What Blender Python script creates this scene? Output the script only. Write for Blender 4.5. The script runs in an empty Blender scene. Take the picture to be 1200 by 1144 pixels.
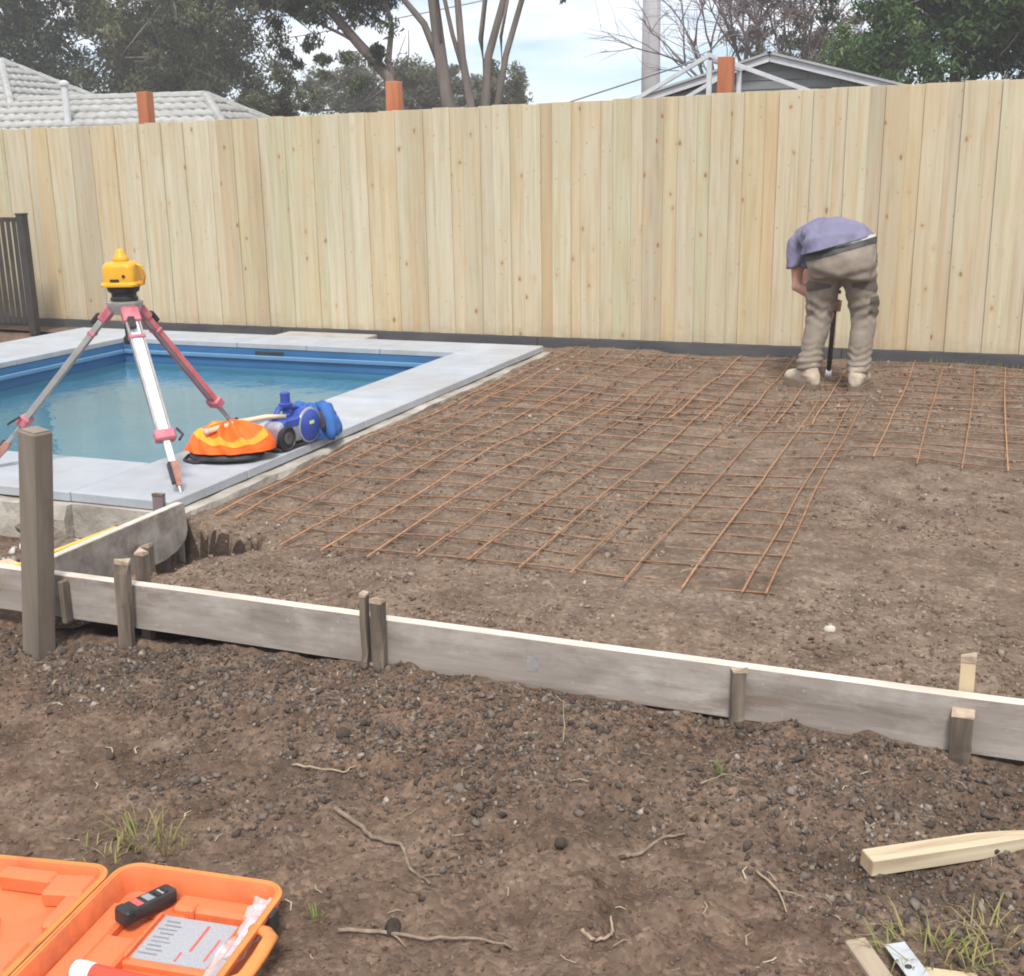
import bpy, bmesh, math, random
import numpy as np
from mathutils import Vector, Matrix, Euler

random.seed(7); rng = np.random.default_rng(7)
scene = bpy.context.scene
col = scene.collection
R = math.radians

# ------------------------------------------------------------------ camera
CAM = Vector((0.0, 0.0, 1.42))
ax = np.array([[0.933, 0.079, -0.350], [0.359, -0.248, 0.900], [-0.015, -0.966, -0.260]])
rx = Vector(ax[:, 0]).normalized(); fw = Vector(ax[:, 2]); fw = (fw - rx * fw.dot(rx)).normalized(); up = rx.cross(fw)
cd = bpy.data.cameras.new('camera'); cam = bpy.data.objects.new('camera', cd); col.objects.link(cam)
rot = Matrix((rx, up, -fw)).transposed()
cam.matrix_world = Matrix.Translation(CAM) @ rot.to_4x4()
cd.sensor_fit = 'HORIZONTAL'; cd.sensor_width = 36.0; cd.lens = 36.0 * 1398 / 1200
cd.clip_start = 0.05; cd.clip_end = 3000
scene.camera = cam

# ------------------------------------------------------------------ world, sun, exposure
SUN_DIR = Vector((0.28, -0.68, 1.05)).normalized()       # towards the sun
sun_el = math.asin(SUN_DIR.z); sun_az = math.atan2(SUN_DIR.x, SUN_DIR.y)
w = bpy.data.worlds.new('World'); scene.world = w; w.use_nodes = True
nt = w.node_tree; nt.nodes.clear()
def wn(t): return nt.nodes.new(t)
out = wn('ShaderNodeOutputWorld'); bg = wn('ShaderNodeBackground'); sky = wn('ShaderNodeTexSky')
sky.sky_type = 'NISHITA'; sky.sun_disc = False; sky.sun_elevation = sun_el; sky.sun_rotation = sun_az
sky.air_density = 0.85; sky.dust_density = 0.0; sky.ozone_density = 2.5
tc = wn('ShaderNodeTexCoord'); sep = wn('ShaderNodeSeparateXYZ'); nt.links.new(tc.outputs['Generated'], sep.inputs[0])
mx = wn('ShaderNodeMath'); mx.operation = 'MAXIMUM'; nt.links.new(sep.outputs['Z'], mx.inputs[0]); mx.inputs[1].default_value = 0.0
ad = wn('ShaderNodeMath'); ad.operation = 'ADD'; nt.links.new(mx.outputs[0], ad.inputs[0]); ad.inputs[1].default_value = 0.10
dv = wn('ShaderNodeVectorMath'); dv.operation = 'DIVIDE'; nt.links.new(tc.outputs['Generated'], dv.inputs[0])
cb = wn('ShaderNodeCombineXYZ')
for k in range(3): nt.links.new(ad.outputs[0], cb.inputs[k])
nt.links.new(cb.outputs[0], dv.inputs[1])
nz = wn('ShaderNodeTexNoise'); nz.inputs['Scale'].default_value = 0.62; nz.inputs['Detail'].default_value = 7; nz.inputs['Roughness'].default_value = 0.55
mpv = wn('ShaderNodeMapping'); mpv.inputs['Location'].default_value = (0.0, 3.1, 1.0); nt.links.new(dv.outputs[0], mpv.inputs[0]); nt.links.new(mpv.outputs[0], nz.inputs['Vector'])
rp = wn('ShaderNodeValToRGB'); rp.color_ramp.elements[0].position = 0.38; rp.color_ramp.elements[1].position = 0.56
rp.color_ramp.elements[0].color = (0.0, 0.0, 0.0, 1)
nt.links.new(nz.outputs['Fac'], rp.inputs[0])
mix = wn('ShaderNodeMix'); mix.data_type = 'RGBA'
mr = wn('ShaderNodeMapRange'); mr.interpolation_type = 'SMOOTHSTEP'; nt.links.new(sep.outputs['Z'], mr.inputs['Value'])
mr.inputs['From Min'].default_value = 0.0; mr.inputs['From Max'].default_value = 0.13; mr.inputs['To Min'].default_value = 0.05; mr.inputs['To Max'].default_value = 1.0
ml = wn('ShaderNodeMath'); ml.operation = 'MULTIPLY'; nt.links.new(rp.outputs[0], ml.inputs[0]); nt.links.new(mr.outputs[0], ml.inputs[1])
nt.links.new(ml.outputs[0], mix.inputs['Factor']); nt.links.new(sky.outputs[0], mix.inputs['A'])
mix.inputs['B'].default_value = (10.0, 10.1, 10.4, 1)
nt.links.new(mix.outputs['Result'], bg.inputs['Color']); bg.inputs['Strength'].default_value = 0.055
nt.links.new(bg.outputs[0], out.inputs['Surface'])
sd = bpy.data.lights.new('sun', 'SUN'); sd.energy = 1.5; sd.angle = R(13); sd.color = (1.0, 0.955, 0.89)
so = bpy.data.objects.new('sun', sd); col.objects.link(so); so.location = (3, -3, 12)
so.rotation_euler = (-SUN_DIR).to_track_quat('-Z', 'Y').to_euler()
vs = scene.view_settings
vs.view_transform = 'Standard'; vs.look = 'None'; vs.exposure = 1.30; vs.gamma = 1.0; vs.use_curve_mapping = False
scene.cycles.max_bounces = 6; scene.cycles.diffuse_bounces = 3; scene.cycles.glossy_bounces = 3
scene.cycles.transparent_max_bounces = 24; scene.cycles.transmission_bounces = 4
scene.cycles.volume_bounces = 1
scene.cycles.filter_width = 1.9
scene.cycles.caustics_reflective = False; scene.cycles.caustics_refractive = False

# ------------------------------------------------------------------ helpers
def tag(o, label=None, cat=None, group=None, kind=None):
    if label: o['label'] = label
    if cat: o['category'] = cat
    if group: o['group'] = group
    if kind: o['kind'] = kind
    return o
def empty(name, loc=(0, 0, 0), rz=0):
    o = bpy.data.objects.new(name, None); col.objects.link(o)
    o.location = loc; o.rotation_euler = (0, 0, rz); o.empty_display_size = 0.1
    return o
def link(name, me, mat=None, parent=None, loc=None, world=True):
    """link a mesh as one object; with world=True the mesh holds world coordinates even under a parent at parent.location"""
    o = bpy.data.objects.new(name, me); col.objects.link(o)
    if mat: me.materials.append(mat) if not me.materials else None
    if parent:
        o.parent = parent
        if world: o.matrix_parent_inverse = parent.matrix_basis.inverted()
    if loc is not None: o.location = loc
    return o
class MB:
    def __init__(s): s.v = []; s.f = []
    def add(s, V, F, M=None):
        b = len(s.v)
        for p in V: s.v.append(tuple(M @ Vector(p)) if M is not None else tuple(p))
        for f in F: s.f.append(tuple(i + b for i in f))
        return s
    def box(s, c, size, M=None, bevel=0.0, rot=None):
        V, F = cbox(size, bevel)
        T = Matrix.Translation(c)
        if rot is not None: T = T @ (rot.to_matrix().to_4x4() if isinstance(rot, Euler) else rot)
        return s.add(V, F, (M @ T) if M is not None else T)
    def rings(s, rings, cap0=True, cap1=True, M=None):
        n = len(rings[0]); V = [p for r in rings for p in r]; F = []
        for i in range(len(rings) - 1):
            for k in range(n):
                a = i * n + k; b = i * n + (k + 1) % n
                F.append((a, b, b + n, a + n))
        if cap0: V.append(tuple(np.mean(np.array(rings[0]), 0))); c = len(V) - 1; F += [(c, (k + 1) % n, k) for k in range(n)]
        if cap1:
            V.append(tuple(np.mean(np.array(rings[-1]), 0))); c = len(V) - 1; o = (len(rings) - 1) * n
            F += [(c, o + k, o + (k + 1) % n) for k in range(n)]
        return s.add(V, F, M)
    def tube(s, pts, rad, n=8, up=(0, 0, 1), caps=True, M=None):
        """rad: number, list of numbers or list of (side, up) radii"""
        pts = [Vector(p) for p in pts]; rings = []
        u0 = Vector(up)
        for i, p in enumerate(pts):
            t = (pts[min(i + 1, len(pts) - 1)] - pts[max(i - 1, 0)]).normalized()
            a = t.cross(u0)
            if a.length < 1e-3: a = t.cross(Vector((0, 1, 0.01)))
            a.normalize(); b = a.cross(t).normalized()
            r = rad[i] if isinstance(rad, (list, tuple)) else rad
            ra, rb = r if isinstance(r, (list, tuple)) else (r, r)
            rings.append([tuple(p + a * (ra * math.cos(2 * math.pi * k / n)) + b * (rb * math.sin(2 * math.pi * k / n))) for k in range(n)])
        return s.rings(rings, caps, caps, M)
    def lathe(s, prof, c=(0, 0, 0), n=20, M=None):
        rings = [[(c[0] + r * math.cos(2 * math.pi * k / n), c[1] + r * math.sin(2 * math.pi * k / n), c[2] + z) for k in range(n)] for r, z in prof]
        return s.rings(rings, True, True, M)
    def mesh(s, name, smooth=False):
        me = bpy.data.meshes.new(name); me.from_pydata(s.v, [], s.f)
        bm = bmesh.new(); bm.from_mesh(me); bmesh.ops.recalc_face_normals(bm, faces=bm.faces); bm.to_mesh(me); bm.free()
        if smooth: me.polygons.foreach_set('use_smooth', [True] * len(me.polygons))
        return me
    def build(s, name, mat, parent=None, smooth=False, world=True, angle=None):
        me = s.mesh(name, smooth or angle is not None)
        if angle is not None: me.set_sharp_from_angle(angle=R(angle))
        return link(name, me, mat, parent, world=world)
_cb = {}
def cbox(size, bevel=0.0):
    key = (tuple(round(x, 5) for x in size), round(bevel, 5))
    if key in _cb: return _cb[key]
    bm = bmesh.new(); bmesh.ops.create_cube(bm, size=1.0)
    bmesh.ops.scale(bm, vec=size, verts=bm.verts)
    if bevel > 0: bmesh.ops.bevel(bm, geom=list(bm.edges), offset=bevel, segments=1, affect='EDGES', profile=0.5)
    bm.verts.index_update()
    r = ([tuple(v.co) for v in bm.verts], [tuple(v.index for v in f.verts) for f in bm.faces])
    bm.free(); _cb[key] = r
    return r
def np_mesh(name, V, F, smooth=False, attr=None):
    """V (n,3), F (m,3 or 4) arrays; attr = (name, per vertex float)"""
    V = np.asarray(V, np.float32); F = np.asarray(F, np.int32); k = F.shape[1]
    me = bpy.data.meshes.new(name)
    me.vertices.add(len(V)); me.vertices.foreach_set('co', V.ravel())
    me.loops.add(F.size); me.loops.foreach_set('vertex_index', F.ravel())
    me.polygons.add(len(F)); me.polygons.foreach_set('loop_start', np.arange(0, F.size, k, dtype=np.int32))
    if smooth: me.polygons.foreach_set('use_smooth', np.ones(len(F), bool))
    if attr is not None:
        a = me.attributes.new(attr[0], 'FLOAT', 'POINT'); a.data.foreach_set('value', np.asarray(attr[1], np.float32))
    me.update(calc_edges=True); me.validate()
    return me
def rrect(wx, wy, r, n=6):
    P = []
    for cx, cy, a0 in ((wx - r, wy - r, 0), (-wx + r, wy - r, 90), (-wx + r, -wy + r, 180), (wx - r, -wy + r, 270)):
        for k in range(n + 1): a = R(a0 + 90 * k / n); P.append((cx + r * math.cos(a), cy + r * math.sin(a)))
    return P
# value noise in numpy
_perm = np.random.default_rng(3).random((256, 256)).astype(np.float64)
def vnoise(x, y):
    xi = np.floor(x).astype(int); yi = np.floor(y).astype(int); fx = x - xi; fy = y - yi
    fx = fx * fx * (3 - 2 * fx); fy = fy * fy * (3 - 2 * fy)
    g = lambda a, b: _perm[a & 255, b & 255]
    return (g(xi, yi) * (1 - fx) + g(xi + 1, yi) * fx) * (1 - fy) + (g(xi, yi + 1) * (1 - fx) + g(xi + 1, yi + 1) * fx) * fy - 0.5
def fbm(x, y, s, o=4, gain=0.5):
    a = 1.0; t = 0; x = np.asarray(x, float) * s + 17.3; y = np.asarray(y, float) * s + 5.1
    for _ in range(o):
        t = t + a * vnoise(x, y); x = x * 2.03 + 11.7; y = y * 2.03 + 3.9; a *= gain
    return t
def sstep(a, b, x):
    t = np.clip((np.asarray(x, float) - a) / (b - a), 0, 1); return t * t * (3 - 2 * t)

# ------------------------------------------------------------------ materials
class NG:
    def __init__(s, name):
        s.m = bpy.data.materials.new(name); s.m.use_nodes = True; s.t = s.m.node_tree; s.t.nodes.clear()
        s.out = s.n('ShaderNodeOutputMaterial'); s.b = s.n('ShaderNodeBsdfPrincipled'); s.l(s.b.outputs[0], s.out.inputs['Surface'])
    def n(s, t, **k):
        nd = s.t.nodes.new(t)
        for a, v in k.items(): setattr(nd, a, v)
        return nd
    def l(s, a, b): s.t.links.new(a, b)
    def val(s, sock, v):
        if isinstance(v, bpy.types.NodeSocket): s.l(v, sock)
        else: sock.default_value = v
    def coord(s, kind='Object', scale=(1, 1, 1), rand=False):
        c = s.n('ShaderNodeTexCoord').outputs['Object'] if kind == 'Object' else s.n('ShaderNodeNewGeometry').outputs['Position']
        if rand:
            oi = s.n('ShaderNodeObjectInfo'); m = s.n('ShaderNodeMath', operation='MULTIPLY'); s.l(oi.outputs['Random'], m.inputs[0]); m.inputs[1].default_value = 91.7
            a = s.n('ShaderNodeVectorMath', operation='ADD'); s.l(c, a.inputs[0]); s.l(m.outputs[0], a.inputs[1]); c = a.outputs[0]
        mp = s.n('ShaderNodeMapping'); mp.inputs['Scale'].default_value = scale; s.l(c, mp.inputs[0])
        return mp.outputs[0]
    def noise(s, co, scale, detail=5, rough=0.55, dist=0.0):
        x = s.n('ShaderNodeTexNoise'); s.l(co, x.inputs['Vector'])
        x.inputs['Scale'].default_value = scale; x.inputs['Detail'].default_value = detail; x.inputs['Roughness'].default_value = rough; x.inputs['Distortion'].default_value = dist
        return x.outputs['Fac']
    def ramp(s, fac, stops):
        r = s.n('ShaderNodeValToRGB'); e = r.color_ramp.elements
        while len(e) < len(stops): e.new(0.5)
        for el, (p, c) in zip(e, stops): el.position = p; el.color = (*c, 1) if len(c) == 3 else c
        s.l(fac, r.inputs[0]); return r.outputs[0]
    def mix(s, f, a, b, mode='MIX'):
        m = s.n('ShaderNodeMix', data_type='RGBA', blend_type=mode)
        s.val(m.inputs['Factor'], f)
        for k, v in (('A', a), ('B', b)):
            if isinstance(v, (tuple, list)): m.inputs[k].default_value = (*v, 1) if len(v) == 3 else v
            else: s.l(v, m.inputs[k])
        return m.outputs['Result']
    def math(s, op, a, b=0.0):
        m = s.n('ShaderNodeMath', operation=op); s.val(m.inputs[0], a); s.val(m.inputs[1], b); return m.outputs[0]
    def bump(s, h, dist, strength=1.0):
        b = s.n('ShaderNodeBump'); b.inputs['Distance'].default_value = dist; b.inputs['Strength'].default_value = strength
        s.l(h, b.inputs['Height']); s.l(b.outputs[0], s.b.inputs['Normal'])
    def fin(s, color=None, rough=0.8, metal=0.0, spec=0.5):
        if color is not None:
            if isinstance(color, (tuple, list)): s.b.inputs['Base Color'].default_value = (*color, 1)
            else: s.l(color, s.b.inputs['Base Color'])
        s.val(s.b.inputs['Roughness'], rough); s.b.inputs['Metallic'].default_value = metal; s.b.inputs['Specular IOR Level'].default_value = spec
        return s.m
def simple(name, c1, c2, scale=8, rough=0.7, stretch=(1, 1, 1), bump=0.0, bscale=None, metal=0.0, spec=0.4, rand=0.0, kind='Object', lo=0.3, hi=0.7, detail=5):
    g = NG(name); co = g.coord(kind, stretch, rand=kind == 'Object')
    f = g.noise(co, scale, detail); c = g.ramp(f, [(lo, c1), (hi, c2)])
    if rand:
        oi = g.n('ShaderNodeObjectInfo'); v = g.math('MULTIPLY_ADD', oi.outputs['Random'], rand); g.t.nodes[-1].inputs[2].default_value = 1 - rand / 2
        h = g.n('ShaderNodeHueSaturation'); g.l(v, h.inputs['Value']); g.l(c, h.inputs['Color']); c = h.outputs[0]
    if bump: g.bump(g.noise(co, bscale or scale * 3, 4), bump)
    return g.fin(c, rough, metal, spec)

def m_paling():
    g = NG('treated_pine'); co = g.coord('Object', (1, 1, 0.045), rand=True)
    grain = g.noise(co, 26, 6, 0.6, 0.6)
    c = g.ramp(grain, [(0.25, (0.425, 0.362, 0.243)), (0.5, (0.53, 0.475, 0.352)), (0.78, (0.60, 0.555, 0.44))])
    oi = g.n('ShaderNodeObjectInfo')
    tint = g.ramp(oi.outputs['Random'], [(0.0, (0.84, 0.74, 0.63)), (0.10, (0.96, 0.93, 0.88)), (0.35, (1.04, 1.02, 0.97)), (0.55, (0.90, 0.92, 0.82)), (0.72, (1.02, 0.90, 0.74)), (0.86, (1.0, 0.98, 0.95)), (1.0, (0.84, 0.81, 0.78))])
    c = g.mix(1.0, c, tint, 'MULTIPLY')
    big = g.noise(g.coord('Object', (2.0, 1, 0.35), rand=True), 5, 3)
    c = g.mix(g.math('MULTIPLY', g.ramp(big, [(0.5, (0, 0, 0)), (0.75, (1, 1, 1))]), 0.45), c, (0.52, 0.36, 0.20))
    grey = g.noise(g.coord('Object', (1.0, 1, 0.5), rand=True), 3.1, 4)
    c = g.mix(g.math('MULTIPLY', g.ramp(grey, [(0.52, (0, 0, 0)), (0.7, (1, 1, 1))]), 0.35), c, (0.50, 0.49, 0.36))
    vo = g.n('ShaderNodeTexVoronoi', feature='F1'); g.l(g.coord('Object', (1, 0.02, 0.55), rand=True), vo.inputs['Vector']); vo.inputs['Scale'].default_value = 8.0
    wob = g.math('MULTIPLY_ADD', g.noise(g.coord('Object', (1, 1, 1), rand=True), 30, 3), 0.17); g.t.nodes[-1].inputs[2].default_value = -0.085
    vd = g.math('ADD', vo.outputs['Distance'], wob)
    sc_ = g.n('ShaderNodeSeparateColor'); g.l(vo.outputs['Color'], sc_.inputs[0])
    sel = g.math('GREATER_THAN', sc_.outputs[0], 0.18)
    vo2 = g.n('ShaderNodeTexVoronoi', feature='F1'); g.l(g.coord('Object', (1, 0.02, 0.8), rand=True), vo2.inputs['Vector']); vo2.inputs['Scale'].default_value = 17.0
    sc2 = g.n('ShaderNodeSeparateColor'); g.l(vo2.outputs['Color'], sc2.inputs[0])
    kk = g.math('MULTIPLY', g.ramp(g.math('ADD', vo2.outputs['Distance'], g.math('MULTIPLY', wob, 1.6)), [(0.06, (1, 1, 1)), (0.16, (0, 0, 0))]), g.math('GREATER_THAN', sc2.outputs[0], 0.58))
    c = g.mix(g.math('MULTIPLY', kk, 0.6), c, (0.33, 0.22, 0.12))
    k1 = g.math('MULTIPLY', g.ramp(vd, [(0.045, (1, 1, 1)), (0.10, (0, 0, 0))]), sel)
    k2 = g.math('MULTIPLY', g.ramp(vd, [(0.08, (1, 1, 1)), (0.24, (0, 0, 0))]), sel)
    c = g.mix(g.math('MULTIPLY', k2, 0.45), c, (0.50, 0.31, 0.15))
    c = g.mix(g.math('MULTIPLY', k1, 0.85), c, (0.22, 0.135, 0.07))
    heart = g.noise(g.coord('Object', (6.0, 1, 0.10), rand=True), 3.0, 4, 0.6)
    c = g.mix(g.math('MULTIPLY', g.ramp(heart, [(0.56, (0, 0, 0)), (0.70, (1, 1, 1))]), 0.55), c, (0.56, 0.36, 0.19))
    sx = g.n('ShaderNodeSeparateXYZ'); g.l(g.n('ShaderNodeNewGeometry').outputs['Position'], sx.inputs[0])
    mud = g.math('ADD', g.math('MULTIPLY', sx.outputs['Z'], 2.6), g.math('MULTIPLY', g.noise(g.coord('World'), 9, 5, 0.7), 1.0))
    c = g.mix(g.math('MULTIPLY', g.ramp(mud, [(0.62, (1, 1, 1)), (0.98, (0, 0, 0))]), 0.45), c, (0.33, 0.255, 0.18))
    g.bump(g.noise(co, 60, 4), 0.0015, 0.7)
    return g.fin(c, 0.75, 0, 0.25)
PINE = m_paling()
PINE_NEW = simple('raw_pine', (0.48, 0.37, 0.22), (0.66, 0.54, 0.36), 14, 0.75, (1, 1, 0.12), 0.002, 40, rand=0.15)
def m_form():
    g = NG('weathered_form_ply'); co = g.coord('Object', (0.12, 1, 1), rand=True)
    c = g.ramp(g.noise(co, 14, 6, 0.6, 0.4), [(0.25, (0.17, 0.142, 0.122)), (0.5, (0.285, 0.245, 0.215)), (0.8, (0.40, 0.355, 0.315))])
    st = g.noise(g.coord('Object', (0.5, 1, 1), rand=True), 5, 6, 0.65)
    c = g.mix(g.math('MULTIPLY', g.ramp(st, [(0.48, (0, 0, 0)), (0.66, (1, 1, 1))]), 0.75), c, (0.46, 0.425, 0.385))
    st2 = g.noise(g.coord('Object', (0.35, 1, 1.4), rand=True), 7.3, 6, 0.7)
    c = g.mix(g.math('MULTIPLY', g.ramp(st2, [(0.56, (0, 0, 0)), (0.68, (1, 1, 1))]), 0.7), c, (0.185, 0.135, 0.105))
    c = g.mix(g.math('MULTIPLY', g.ramp(g.noise(g.coord('Object', (1, 1, 1), rand=True), 42, 3), [(0.66, (0, 0, 0)), (0.74, (1, 1, 1))]), 0.6), c, (0.47, 0.45, 0.41))
    g.bump(g.noise(co, 34, 5), 0.003, 0.8)
    return g.fin(c, 0.72, 0, 0.3)
FORM = m_form()
FORM_EDGE = simple('sawn_board_edge', (0.52, 0.43, 0.36), (0.74, 0.65, 0.57), 20, 0.8, (0.3, 1, 1), 0.001, 60)
STAKE = simple('weathered_hardwood_stake', (0.075, 0.058, 0.043), (0.225, 0.18, 0.14), 26, 0.88, (1, 1, 0.12), 0.004, 50, rand=0.35)
STAKE_END = simple('hammered_stake_end', (0.30, 0.22, 0.155), (0.50, 0.40, 0.30), 40, 0.85, bump=0.003, bscale=80)
POSTW = simple('old_grey_post', (0.135, 0.108, 0.085), (0.235, 0.195, 0.155), 14, 0.85, (1, 1, 0.08), 0.002, 50)
REDPOST = simple('red_hardwood_post', (0.36, 0.115, 0.05), (0.50, 0.19, 0.09), 12, 0.8, (1, 1, 0.15), 0.001, 50, rand=0.25)
PLINTH = simple('charcoal_plinth', (0.055, 0.055, 0.062), (0.095, 0.092, 0.095), 9, 0.8, (0.3, 1, 1))
BLACKFENCE = simple('dark_bronze_slats', (0.038, 0.033, 0.03), (0.062, 0.054, 0.048), 6, 0.55)
def m_paver():
    g = NG('bluestone_paver'); co = g.coord('World')
    c = g.ramp(g.noise(co, 5, 7, 0.62), [(0.25, (0.345, 0.37, 0.405)), (0.75, (0.46, 0.485, 0.52))])
    oi = g.n('ShaderNodeObjectInfo'); c = g.mix(1.0, c, g.ramp(oi.outputs['Random'], [(0, (0.91, 0.92, 0.93)), (1, (1.04, 1.04, 1.04))]), 'MULTIPLY')
    c = g.mix(g.math('MULTIPLY', g.ramp(g.noise(co, 2.1, 7, 0.68), [(0.45, (0, 0, 0)), (0.68, (1, 1, 1))]), 0.55), c, (0.335, 0.315, 0.29))
    c = g.mix(g.math('MULTIPLY', g.ramp(g.noise(co, 30, 5, 0.7), [(0.60, (0, 0, 0)), (0.72, (1, 1, 1))]), 0.35), c, (0.30, 0.265, 0.23))
    g.bump(g.noise(co, 140, 4), 0.0008); return g.fin(c, 0.72, 0, 0.4)
PAVER = m_paver()
CONC = simple('rough_concrete', (0.27, 0.24, 0.20), (0.50, 0.465, 0.41), 7, 0.9, bump=0.008, bscale=30, kind='World', detail=7)
RUST2 = simple('dull_rusty_wire', (0.20, 0.112, 0.066), (0.35, 0.205, 0.122), 25, 0.85, rand=0.4)
RUST = simple('rusty_steel', (0.29, 0.142, 0.072), (0.48, 0.26, 0.14), 25, 0.85, rand=0.4, bump=0.0008, bscale=120)
def m_soil(name, stops, scale, patches, bump, pos_dark=None):
    g = NG(name); co = g.coord('World')
    c = g.ramp(g.noise(co, scale, 8, 0.66), stops)
    for (sc, lo, hi, amt, colr) in patches:
        c = g.mix(g.math('MULTIPLY', g.ramp(g.noise(co, sc, 6, 0.62), [(lo, (0, 0, 0)), (hi, (1, 1, 1))]), amt), c, colr)
    vo = g.n('ShaderNodeTexVoronoi', feature='F1'); g.l(co, vo.inputs['Vector']); vo.inputs['Scale'].default_value = 75
    s2 = g.n('ShaderNodeSeparateColor'); g.l(vo.outputs['Color'], s2.inputs[0])
    gr = g.ramp(s2.outputs[0], [(0.0, (0.55, 0.55, 0.55)), (0.8, (1.1, 1.08, 1.05)), (1.0, (1.6, 1.55, 1.5))])
    c = g.mix(0.6, c, gr, 'MULTIPLY')
    h = g.math('ADD', g.noise(co, 55, 7, 0.7), g.math('MULTIPLY', vo.outputs['Distance'], -0.8))
    g.bump(h, bump, 0.9)
    return g.fin(c, 0.95, 0, 0.15)
SOIL = m_soil('dark_soil', [(0.28, (0.070, 0.046, 0.033)), (0.5, (0.152, 0.106, 0.077)), (0.75, (0.235, 0.174, 0.131))], 7,
              [(1.3, 0.47, 0.63, 0.55, (0.182, 0.126, 0.091)), (2.7, 0.53, 0.66, 0.6, (0.056, 0.041, 0.031)), (0.9, 0.5, 0.64, 0.45, (0.185, 0.112, 0.076))], 0.0075)
BED = m_soil('crushed_rock_bed', [(0.28, (0.100, 0.070, 0.050)), (0.5, (0.190, 0.140, 0.104)), (0.75, (0.280, 0.217, 0.169))], 6,
             [(0.8, 0.47, 0.66, 0.55, (0.197, 0.138, 0.099)), (2.1, 0.52, 0.68, 0.55, (0.095, 0.066, 0.048)), (3.4, 0.58, 0.72, 0.35, (0.25, 0.195, 0.15))], 0.0065)
def m_attr(name, stops, rough=0.9, attr='tint', bump=0.0, trans=0.0, spec=0.2):
    g = NG(name); a = g.n('ShaderNodeAttribute', attribute_name=attr)
    c = g.ramp(a.outputs['Fac'], stops)
    if bump: g.bump(g.noise(g.coord('World'), 160, 4), bump)
    m = g.fin(c, rough, 0, spec)
    if trans:
        tr = g.n('ShaderNodeBsdfTranslucent'); g.l(c, tr.inputs['Color']); ms = g.n('ShaderNodeMixShader'); ms.inputs[0].default_value = trans
        g.l(g.b.outputs[0], ms.inputs[1]); g.l(tr.outputs[0], ms.inputs[2]); g.l(ms.outputs[0], g.out.inputs['Surface'])
    return m
GRAVEL = m_attr('dark_gravel', [(0.0, (0.050, 0.038, 0.031)), (0.4, (0.105, 0.083, 0.068)), (0.75, (0.205, 0.170, 0.142)), (1.0, (0.43, 0.37, 0.31))], bump=0.002)
GRAVEL2 = m_attr('dusty_gravel', [(0.0, (0.09, 0.061, 0.042)), (0.45, (0.19, 0.138, 0.10)), (0.85, (0.31, 0.245, 0.19)), (1.0, (0.50, 0.43, 0.36))], bump=0.002)
STRAW = m_attr('dry_straw', [(0.0, (0.14, 0.10, 0.065)), (0.6, (0.31, 0.25, 0.17)), (1.0, (0.52, 0.45, 0.33))])
GRASS = m_attr('sparse_grass', [(0.0, (0.38, 0.30, 0.16)), (0.45, (0.30, 0.28, 0.10)), (1.0, (0.17, 0.23, 0.055))], 0.6, trans=0.3)
TWIG = simple('dead_twig', (0.14, 0.105, 0.075), (0.29, 0.225, 0.165), 40, 0.9, rand=0.3)

# ------------------------------------------------------------------ ground
def ground_h(x, y):
    x = np.asarray(x, float); y = np.asarray(y, float)
    z = -0.125 + 0.045 * fbm(x, y, 1.1, 3) + 0.040 * fbm(x, y, 4, 3) + 0.022 * fbm(x, y, 14, 3) + 0.008 * fbm(x, y, 60, 2)
    z = z + 0.062 * sstep(2.35, 3.0, y + 0.12 * fbm(x, y, 2.3, 2)) * sstep(-2.9, -1.9, x) * (1 - sstep(3.05, 3.3, y))
    z = np.where((y > 3.1) & (x > -3.06), z - 0.08 * sstep(3.1, 3.3, y), z)
    for fx, fy, fa in ((-1.0, 2.30, 0.5), (-0.55, 2.12, 0.9), (-0.75, 2.52, 0.7), (-2.1, 2.28, 1.2), (-1.35, 2.5, 0.2), (-0.25, 2.62, 1.0), (-1.9, 2.62, 0.6)):   # boot prints
        u = (x - fx) * math.cos(fa) + (y - fy) * math.sin(fa); v = -(x - fx) * math.sin(fa) + (y - fy) * math.cos(fa); q = np.hypot(u / 0.14, v / 0.052)
        z = z - 0.016 * (1 - sstep(0.75, 1.0, q)) + 0.007 * np.exp(-((q - 1.15) / 0.16) ** 2)
    cs = sstep(-2.25, -2.12, x) * (1 - sstep(-1.18, -1.08, x)) * (1 - sstep(1.90, 1.97, y)) * sstep(1.2, 1.3, y)
    z = z * (1 - cs) + cs * (-0.137 + 0.006 * fbm(x, y, 9, 2))
    far = np.maximum(sstep(8.9, 9.6, y), sstep(-7.55, -7.9, x) * sstep(5.0, 7.5, y))
    far = np.maximum(far, np.maximum(sstep(8, 12, np.abs(x)), sstep(-3, -8, y)))
    z = z * (1 - far) + far * (0.0 + 0.02 * fbm(x, y, 0.6, 2))
    pool = (x > -7.4) & (x < -3.15) & (y > 4.05) & (y < 8.55)
    z = np.where(pool, -2.0, z)
    bedr = (x > -3.02) & (y > 3.3) & (y < 8.95) & (x < 3.0)
    return np.where(bedr, np.minimum(z, -0.2), z)
def grow(a, b, step, lo, hi, g=1.22):
    core = list(np.arange(a, b + 1e-6, step)); s = step; L = [core[0]]
    while L[-1] > lo: s *= g; L.append(L[-1] - s)
    s = step; H = [core[-1]]
    while H[-1] < hi: s *= g; H.append(H[-1] + s)
    return np.array(L[:0:-1] + core + H[1:])
def grid_mesh(name, xs, ys, hf):
    X, Y = np.meshgrid(xs, ys); Z = hf(X, Y); n = len(xs); m = len(ys)
    V = np.stack([X.ravel(), Y.ravel(), Z.ravel()], 1)
    i = (np.arange(m - 1)[:, None] * n + np.arange(n - 1)[None]).ravel()
    return np_mesh(name, V, np.stack([i, i + 1, i + n + 1, i + n], 1), True)
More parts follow.
